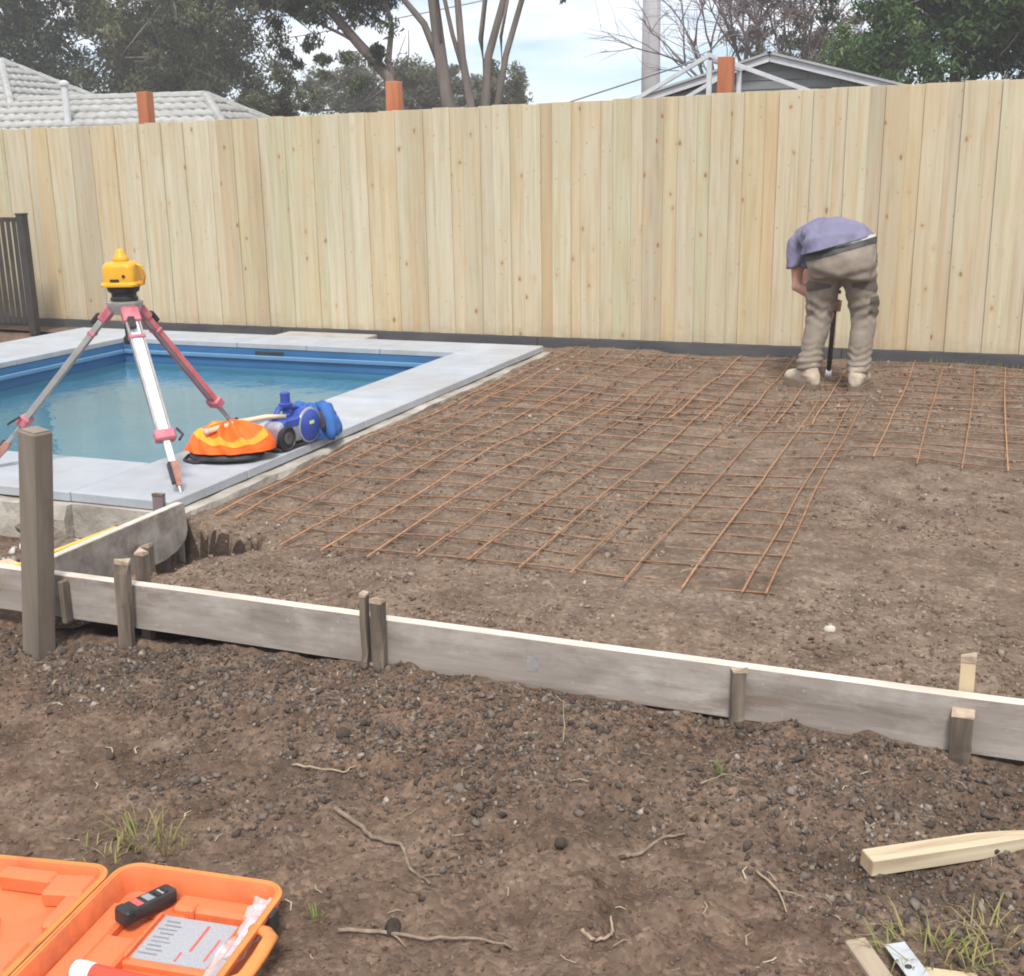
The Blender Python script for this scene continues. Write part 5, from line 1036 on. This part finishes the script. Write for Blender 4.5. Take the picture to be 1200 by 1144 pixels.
# grey gabled shed
GREYW = simple('grey_green_cladding', (0.175, 0.19, 0.19), (0.225, 0.24, 0.24), 5, 0.7, (0.3, 1, 1))
WHT = simple('white_trim', (0.46, 0.48, 0.50), (0.58, 0.60, 0.62), 8, 0.6)
sd_ = empty('garden_shed', (-2.8, 18.2, 0)); tag(sd_, 'grey gabled shed with white barge boards beyond the fence', 'shed')
YS = 16.9; AP = (-3.225, 2.975); L_, R_ = (-5.35, 2.40), (-1.55, 2.53)
AP = (-2.79, 2.77); LF, RT = (-4.94, 2.18), (-0.65, 2.19)
b = MB(); V = [(LF[0] + 0.2, YS, 0), (RT[0] - 0.2, YS, 0), (RT[0] - 0.2, YS, RT[1] - 0.04), (AP[0], YS, AP[1] - 0.06), (LF[0] + 0.2, YS, LF[1] - 0.04)]; V += [(x, YS + 2.8, z) for x, y, z in V]
b.add(V, [(0, 1, 2, 3, 4), (9, 8, 7, 6, 5), (0, 5, 6, 1), (1, 6, 7, 2), (0, 4, 9, 5)]); b.build('wall', GREYW, sd_)
for k in range(11):                                       # cladding boards across the gable
    z = 1.50 + 0.115 * k; fr = (AP[1] - 0.10 - z) / (AP[1] - LF[1]); x0 = max(LF[0] + 0.22, AP[0] + (LF[0] - AP[0]) * min(1, max(0, fr))); x1 = min(RT[0] - 0.22, AP[0] + (RT[0] - AP[0]) * min(1, max(0, fr)))
    if x1 - x0 > 0.2: b = MB(); b.box(((x0 + x1) / 2, YS - 0.012, z), (x1 - x0, 0.014, 0.104), bevel=0.003); b.build('cladding_board', GREYW, sd_)
for P0, P1 in ((LF, AP), (AP, RT)):
    p0, p1 = Vector((P0[0], YS - 0.14, P0[1])), Vector((P1[0], YS - 0.14, P1[1])); c = (p0 + p1) / 2; a = math.atan2(p1.z - p0.z, p1.x - p0.x)
    b = MB(); b.box(c + Vector((0, 0, -0.02)), ((p1 - p0).length, 0.03, 0.085), bevel=0.003, rot=Euler((0, -a, 0))); b.build('barge_board', WHT, sd_)
    b = MB(); b.box(c + Vector((0, 1.45, 0.045)), ((p1 - p0).length + 0.06, 3.0, 0.03), rot=Euler((0, -a, 0))); b.build('roof', simple('zinc_roof', (0.30, 0.31, 0.32), (0.38, 0.39, 0.40), 4, 0.5) if 'zinc_roof' not in bpy.data.materials else bpy.data.materials['zinc_roof'], sd_)
# open pergola frame in front of it
pg = empty('pergola', (-3.0, 14.2, 0)); tag(pg, 'open white gable frame of a pergola in front of the grey shed', 'pergola')
YP = 14.2
for yy in (YP, YP + 1.8):
    for p0, p1 in (((-4.39, 1.90), (-3.04, 2.61)), ((-3.04, 2.61), (-1.33, 1.96))):
        a = math.atan2(p1[1] - p0[1], p1[0] - p0[0]); b = MB(); b.box(((p0[0] + p1[0]) / 2, yy + (0.0015 if p0[0] < -3.5 else 0), (p0[1] + p1[1]) / 2), (math.hypot(p1[0] - p0[0], p1[1] - p0[1]) + 0.02, 0.045, 0.048), bevel=0.003, rot=Euler((0, -a, 0))); b.build('rafter', WHT, pg)
    b = MB(); b.box((-3.04, yy, 1.28), (0.055, 0.055, 2.54), bevel=0.004); b.build('post', WHT, pg)
    b = MB(); b.box((-2.86, yy + 0.05, 1.84), (3.0, 0.04, 0.07), bevel=0.003); b.build('tie_beam', WHT, pg)
    for xx in (-4.34, -1.38):
        b = MB(); b.box((xx, yy, 0.92), (0.06, 0.06, 1.86), bevel=0.004); b.build('post', WHT, pg)
b = MB(); b.box((-3.04, YP + 0.9, 2.568), (0.045, 1.755, 0.05), bevel=0.003); b.build('ridge_beam', WHT, pg)

# ------------------------------------------------------------------ pole and wires
POLE = simple('weathered_pole', (0.40, 0.40, 0.42), (0.50, 0.50, 0.52), 6, 0.8, (1, 1, 0.1))
pl = empty('utility_pole', (-7.86, 30, 0)); tag(pl, 'tall grey utility pole rising behind the fence', 'pole')
b = MB(); b.tube([(-7.86, 30, -0.3), (-7.87, 30, 4), (-7.88, 30, 9.2)], [0.24, 0.225, 0.18], 14); b.build('shaft', POLE, pl, smooth=True)
b = MB(); b.box((-7.88, 29.85, 8.3), (2.2, 0.10, 0.12), bevel=0.008); b.build('cross_arm', POLE, pl)
for xx in (-8.8, -8.2, -7.5, -6.9):
    b = MB(); b.lathe([(0.03, 0), (0.05, 0.03), (0.05, 0.07), (0.03, 0.11)], (xx, 29.85, 8.36), 10); b.build('insulator', WHT, pl, angle=40)
WIRE = simple('grey_cable', (0.22, 0.22, 0.23), (0.30, 0.30, 0.31), 5, 0.6)
def wire(p, q, sag, r, label):
    p, q = Vector(p), Vector(q); pts = [p.lerp(q, k / 16) - Vector((0, 0, 4 * sag * (k / 16) * (1 - k / 16))) for k in range(17)]
    b = MB(); b.tube(pts, r, 6); o = b.build('overhead_wire', WIRE, None, smooth=True); tag(o, label, 'wire', 'overhead wires')
wire((-7.87, 29.8, 4.62), (-3.04, 16.0, 2.62), 0.10, 0.009, 'drooping service cable from the utility pole to the pergola side')
wire((-9.2, 22.0, 2.10), (-3.04, 14.2, 2.60), 0.02, 0.010, 'thick cable sloping up to the pergola ridge')
wire((-7.88, 29.8, 6.1), (-34, 33, 4.9), 0.6, 0.016, 'thin pale wire running through the dark trees')

# ------------------------------------------------------------------ trees
BARK = simple('grey_brown_bark', (0.10, 0.082, 0.07), (0.20, 0.168, 0.145), 5, 0.95, (1, 1, 0.25), 0.02, 14)
BARK2 = simple('dull_violet_bark', (0.15, 0.115, 0.115), (0.24, 0.19, 0.185), 5, 0.95, (1, 1, 0.3), 0.01, 14)
LF_DARK = m_attr('dark_eucalypt_leaf', [(0.0, (0.018, 0.027, 0.014)), (0.5, (0.055, 0.078, 0.036)), (1.0, (0.14, 0.165, 0.075))], 0.55, trans=0.2)
LF_MID = m_attr('olive_leaf', [(0.0, (0.034, 0.042, 0.022)), (0.5, (0.095, 0.106, 0.052)), (1.0, (0.19, 0.19, 0.098))], 0.55, trans=0.25)
LF_GREEN = m_attr('glossy_green_leaf', [(0.0, (0.014, 0.034, 0.014)), (0.45, (0.050, 0.105, 0.036)), (0.75, (0.13, 0.215, 0.065)), (1.0, (0.29, 0.36, 0.085))], 0.4, trans=0.25)
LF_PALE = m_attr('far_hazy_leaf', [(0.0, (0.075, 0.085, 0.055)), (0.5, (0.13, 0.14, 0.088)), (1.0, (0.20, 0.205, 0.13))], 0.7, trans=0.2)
def crown(name, clumps, n, size, mat, parent, hang=0.0, aspect=0.34, seed=1):
    """leaf faces spread through sub-clumps; clumps = (centre, radii)"""
    r = np.random.default_rng(seed); vol = np.array([c[1][0] * c[1][1] * c[1][2] for c in clumps]) ** 0.72; cnt = (n * vol / vol.sum()).astype(int)
    P = []; T = []
    for (c, rad), m in zip(clumps, cnt):
        ns = max(5, m // 150); d = r.standard_normal((ns, 3)); d /= np.linalg.norm(d, axis=1)[:, None]; sub = np.array(c) + d * np.array(rad) * (r.random((ns, 1)) ** 0.45); st_ = r.normal(0, 0.20, ns) + r.normal(0, 0.16)
        k = r.integers(0, ns, m); q = r.standard_normal((m, 3)); q /= np.linalg.norm(q, axis=1)[:, None]
        rs = (0.25 + 0.40 * r.random(ns)) * np.mean(rad); p = sub[k] + q * (rs[k] * r.random(m) ** 0.5)[:, None] * np.array([1, 1, 0.75])
        P.append(p); T.append(np.clip(0.42 + st_[k] + r.normal(0, 0.13, m), 0, 1))
    P = np.concatenate(P); T = np.concatenate(T); m = len(P)
    a = r.standard_normal((m, 3)); a[:, 2] = a[:, 2] * (1 - hang) - 1.6 * hang; a /= np.linalg.norm(a, axis=1)[:, None]
    b_ = r.standard_normal((m, 3)); b_ -= a * (a * b_).sum(1)[:, None]; b_ /= np.linalg.norm(b_, axis=1)[:, None]
    s_ = size * r.uniform(0.6, 1.35, m)[:, None]; nn = np.cross(a, b_) * s_ * 0.12
    V = np.stack([P - a * s_, P + b_ * s_ * aspect + nn, P + a * s_, P - b_ * s_ * aspect + nn], 1).reshape(-1, 3)
    return link(name, np_mesh(name, V, np.arange(m * 4).reshape(-1, 4), False, ('tint', np.repeat(T, 4))), mat, parent)
def limb(b, p, d, L, r0, depth, rnd, spread=0.6, curl=0.25, kids=3, tips=None, droop=0.0):
    p = Vector(p); d = Vector(d).normalized(); pts = [p.copy()]; N = 5
    for k in range(N):
        d = (d + Vector((rnd.gauss(0, curl), rnd.gauss(0, curl), rnd.gauss(0, curl) * 0.6 - droop)) * 0.35).normalized(); p = p + d * (L / N); pts.append(p.copy())
    b.tube(pts, [r0 * (1 - 0.55 * k / N) for k in range(N + 1)], 6 if depth > 1 else 4)
    if tips is not None and depth == 0: tips.append(p.copy())
    if depth > 0:
        for k in range(kids):
            q = pts[rnd.randint(2, N)]; nd = (d + Vector((rnd.gauss(0, spread), rnd.gauss(0, spread), rnd.gauss(0, spread) * 0.7 + 0.15))).normalized()
            limb(b, q, nd, L * rnd.uniform(0.55, 0.8), r0 * 0.48, depth - 1, rnd, spread, curl, kids, tips, droop)
def tree(name, base, label, trunks, clumps, n, size, mat, hang, seed, group='trees beyond the fence', bark=BARK, aspect=0.34, branch=True):
    e = empty(name, base); tag(e, label, 'tree', group); rnd = random.Random(seed)
    b = MB()
    for pts, r0, r1 in trunks: 
        m = len(pts); b.tube(pts, [r0 + (r1 - r0) * k / (m - 1) for k in range(m)], 10)
    if branch:
        for (c, rad) in clumps[:14]:
            t = trunks[rnd.randrange(len(trunks))][0]; s_ = Vector(t[-1] if len(t) < 3 else t[rnd.randint(len(t) // 2, len(t) - 1)]); c = Vector(c); d = c - s_
            if d.length > 0.3: limb(b, s_, d, d.length * 0.95, max(0.025, trunks[0][2] * 0.55), 1, rnd, 0.5, 0.2, 3)
    b.build('trunk', bark, e, smooth=True); crown('crown', clumps, n, size, mat, e, hang, aspect, seed); return e
def cl(rnd, c, R_, k, rmin, rmax, flat=0.8):
    o = []
    for _ in range(k):
        d = Vector((rnd.gauss(0, 1), rnd.gauss(0, 1), rnd.gauss(0, 1))).normalized(); f = rnd.random() ** 0.4; r_ = rnd.uniform(rmin, rmax)
        o.append(((c[0] + d.x * R_[0] * f, c[1] + d.y * R_[1] * f, c[2] + d.z * R_[2] * f), (r_, r_, r_ * flat)))
    return o
rd = random.Random(4)
tree('cypress_tree', (-25.5, 27, 0), 'dense dark grey-green tree looming over the tiled house roof', [([(-25.5, 27, -0.2), (-25.4, 27, 3), (-25.5, 27, 6.5)], 0.34, 0.12)], cl(rd, (-24.4, 27, 4.5), (4.0, 1.6, 2.8), 40, 0.8, 1.5), 52000, 0.075, LF_DARK, 0.3, 11)
tree('eucalyptus_tree', (-19.6, 27.5, 0), 'broad dusky eucalyptus standing between the dark tree and the small round tree', [([(-19.6, 27.5, -0.2), (-19.4, 27.4, 2.5), (-19.8, 27.3, 5.0), (-19.4, 27.3, 7)], 0.32, 0.10)], cl(rd, (-19.3, 27, 4.7), (2.9, 1.6, 2.6), 34, 0.7, 1.3), 42000, 0.075, LF_MID, 0.55, 12)
tree('round_tree', (-14.6, 23.5, 0), 'small round olive tree beyond the low end of the tiled roof', [([(-14.6, 23.5, -0.2), (-14.6, 23.5, 2.6)], 0.12, 0.06)], cl(rd, (-14.6, 23.5, 2.65), (1.0, 0.8, 0.75), 14, 0.4, 0.65), 13000, 0.05, LF_MID, 0.2, 13)
# tree with hanging foliage and a leaning trunk
tree('gum_tree', (-10.35, 21.5, 0), 'leaning gum tree with drooping leaf curtains above a red fence post', [([(-10.35, 21.5, -0.2), (-10.55, 21.5, 2.4), (-10.75, 21.5, 3.1), (-11.3, 21.4, 3.7), (-11.9, 21.3, 4.4), (-12.4, 21.2, 5.6)], 0.155, 0.06), ([(-10.62, 21.5, 2.8), (-10.75, 21.5, 3.4), (-10.65, 21.5, 4.0), (-10.9, 21.5, 5.0)], 0.075, 0.035)],
     cl(rd, (-12.5, 21.3, 4.75), (1.6, 0.9, 0.75), 22, 0.40, 0.75) + [((-10.75, 21.5, 3.75), (0.42, 0.4, 0.62)), ((-11.15, 21.5, 4.6), (0.75, 0.6, 0.5)), ((-12.1, 21.4, 3.6), (0.35, 0.35, 0.8)), ((-12.9, 21.4, 3.5), (0.40, 0.3, 0.8)), ((-11.6, 21.4, 3.25), (0.34, 0.3, 0.55))], 26000, 0.06, LF_DARK, 0.75, 14, aspect=0.26)
# bare-stemmed trees with crowns above
tree('gum_tree', (-9.0, 21.0, 0), 'thick single-stemmed gum with a curved side branch, bare below', [([(-9.15, 21, -0.2), (-9.25, 21, 2.2), (-9.42, 21, 3.2), (-9.58, 21, 4.6), (-9.75, 21, 6.2)], 0.155, 0.08), ([(-9.47, 21, 3.3), (-9.75, 21, 3.95), (-10.2, 21, 4.45), (-10.9, 21, 4.75)], 0.075, 0.04)],
     cl(rd, (-9.8, 21, 7.4), (2.0, 1.6, 1.0), 14, 0.5, 0.9), 5000, 0.09, LF_DARK, 0.7, 15)
MT = [([(-8.0, 20.6, -0.2), (-8.06, 20.6, 2.4), (-8.22, 20.6, 3.3), (-8.30, 20.6, 4.5), (-8.35, 20.6, 6)], 0.105, 0.06), ([(-8.15, 20.6, 2.9), (-8.40, 20.6, 3.7), (-8.58, 20.6, 4.5), (-8.8, 20.6, 5.5)], 0.055, 0.04), ([(-7.80, 20.6, -0.2), (-7.80, 20.6, 2.5), (-7.72, 20.6, 3.3), (-7.35, 20.6, 4.4), (-7.1, 20.6, 5.6)], 0.115, 0.06), ([(-7.78, 20.6, 2.9), (-7.86, 20.6, 3.6), (-7.72, 20.6, 4.5), (-7.7, 20.6, 5.6)], 0.065, 0.04), ([(-7.55, 20.5, -0.2), (-7.52, 20.5, 2.5), (-7.35, 20.5, 3.3), (-7.0, 20.5, 4.3), (-6.7, 20.5, 5.6)], 0.085, 0.05), ([(-7.42, 20.5, 2.9), (-7.44, 20.5, 3.6), (-7.25, 20.5, 4.4)], 0.04, 0.03)]
MT = [([(x - 0.62, y, z) for x, y, z in p], r0 * 0.82, r1 * 0.8) for p, r0, r1 in MT]
tree('gum_tree', (-7.8, 20.6, 0), 'many-stemmed gum with bare spreading trunks against white cloud', MT, cl(rd, (-7.7, 20.8, 6.9), (2.2, 1.6, 0.9), 14, 0.5, 0.9) + [((-6.98, 20.6, 4.16), (0.05, 0.05, 0.16)), ((-6.02, 20.6, 4.28), (0.14, 0.1, 0.06))], 5200, 0.08, LF_DARK, 0.8, 16, branch=False)
mg = [o for o in bpy.data.objects if o.get('label', '').startswith('many-stemmed')][0]
b = MB(); b.tube([(-7.05, 20.6, 6.2), (-6.9, 20.6, 5.2), (-6.93, 20.6, 4.35)], [0.02, 0.012, 0.005], 5); b.build('hanging_twig', BARK, mg, smooth=True)
crown('leaf_sprig', [((-6.94, 20.6, 4.30), (0.035, 0.035, 0.13)), ((-6.95, 20.6, 4.16), (0.05, 0.04, 0.08))], 150, 0.045, LF_DARK, mg, 0.9, 0.3, 31)
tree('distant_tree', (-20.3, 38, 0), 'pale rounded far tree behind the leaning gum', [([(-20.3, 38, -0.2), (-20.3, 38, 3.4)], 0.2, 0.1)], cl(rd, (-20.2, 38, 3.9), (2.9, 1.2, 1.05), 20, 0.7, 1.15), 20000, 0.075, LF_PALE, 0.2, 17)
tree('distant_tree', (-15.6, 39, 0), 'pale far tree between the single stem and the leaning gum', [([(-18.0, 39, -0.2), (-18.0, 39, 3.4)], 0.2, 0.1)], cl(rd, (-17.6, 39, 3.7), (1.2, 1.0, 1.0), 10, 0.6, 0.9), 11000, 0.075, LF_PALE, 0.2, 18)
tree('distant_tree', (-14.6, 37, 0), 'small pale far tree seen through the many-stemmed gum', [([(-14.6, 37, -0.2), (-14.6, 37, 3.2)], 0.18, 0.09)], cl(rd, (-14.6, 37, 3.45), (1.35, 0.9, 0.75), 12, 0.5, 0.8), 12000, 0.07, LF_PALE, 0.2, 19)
# bare brown tree
bt = empty('bare_tree', (-5.2, 27, 0)); tag(bt, 'leafless violet-brown tree with fine twigs between pole and green tree', 'tree', 'trees beyond the fence'); rnd = random.Random(21)
for bx0, lean_, L, dep in ((-5.3, -0.05, 2.0, 3), (-4.6, 0.05, 2.6, 4), (-4.0, 0.15, 2.4, 4)):
    b = MB(); b.tube([(bx0, 27, -0.2), (bx0 + lean_ * 0.5, 27, 2.2)], [0.13, 0.10], 8)
    for _ in range(4): limb(b, (bx0 + lean_ * 0.5, 27, 2.0 + rnd.random() * 0.3), (lean_ + rnd.gauss(0, 0.22), rnd.gauss(0, 0.3), 1), L, 0.05, dep, rnd, 0.55, 0.35, 4)
    b.build('stem', BARK2, bt, smooth=True)
crown('seed_heads', cl(rd, (-4.2, 27, 4.3), (1.3, 0.9, 1.5), 18, 0.4, 0.7), 22000, 0.032, m_attr('dry_seed', [(0, (0.16, 0.115, 0.11)), (1, (0.27, 0.21, 0.19))], 0.9), bt, 0.3, 0.4, 23)
# big green tree
tree('evergreen_tree', (-0.7, 22.2, 0), 'large glossy green evergreen tree rising over the fence beside the shed', [([(-0.7, 22.2, -0.2), (-0.6, 22.2, 2.4), (-0.7, 22.2, 4.6)], 0.15, 0.06), ([(0.9, 22.5, -0.2), (0.95, 22.5, 2.6), (1.1, 22.5, 4.6)], 0.12, 0.06)],
     cl(rd, (-0.35, 21.6, 4.0), (2.5, 1.0, 1.9), 60, 0.5, 0.9) + cl(rd, (2.0, 22, 4.0), (2.0, 1.2, 1.8), 22, 0.6, 1.0) + [((-2.55, 21.4, 3.75), (0.5, 0.5, 0.5)), ((-2.2, 21.3, 4.5), (0.6, 0.5, 0.5))], 85000, 0.06, LF_GREEN, 0.45, 24, aspect=0.3)
tree('hedge_shrub', (-2.9, 25, 0), 'brownish shrub filling behind the shed roof', [([(-2.9, 25, -0.2), (-2.9, 25, 2.4)], 0.1, 0.05)], cl(rd, (-2.8, 25, 3.1), (1.5, 0.7, 0.9), 12, 0.4, 0.7), 12000, 0.055, LF_PALE, 0.2, 25)

# ------------------------------------------------------------------ haze
hz = MB(); hz.box((0, 40, 3.6), (284, 264, 13.2))
g = NG('hazy_air'); g.t.nodes.remove(g.b); pv = g.n('ShaderNodeVolumePrincipled'); pv.inputs['Color'].default_value = (0.97, 0.97, 1.0, 1); pv.inputs['Density'].default_value = 0.003; pv.inputs['Anisotropy'].default_value = 0.2
g.l(pv.outputs[0], g.out.inputs['Volume'])
o = hz.build('haze', g.m); tag(o, 'thin bright haze in the air', 'haze', kind='stuff')
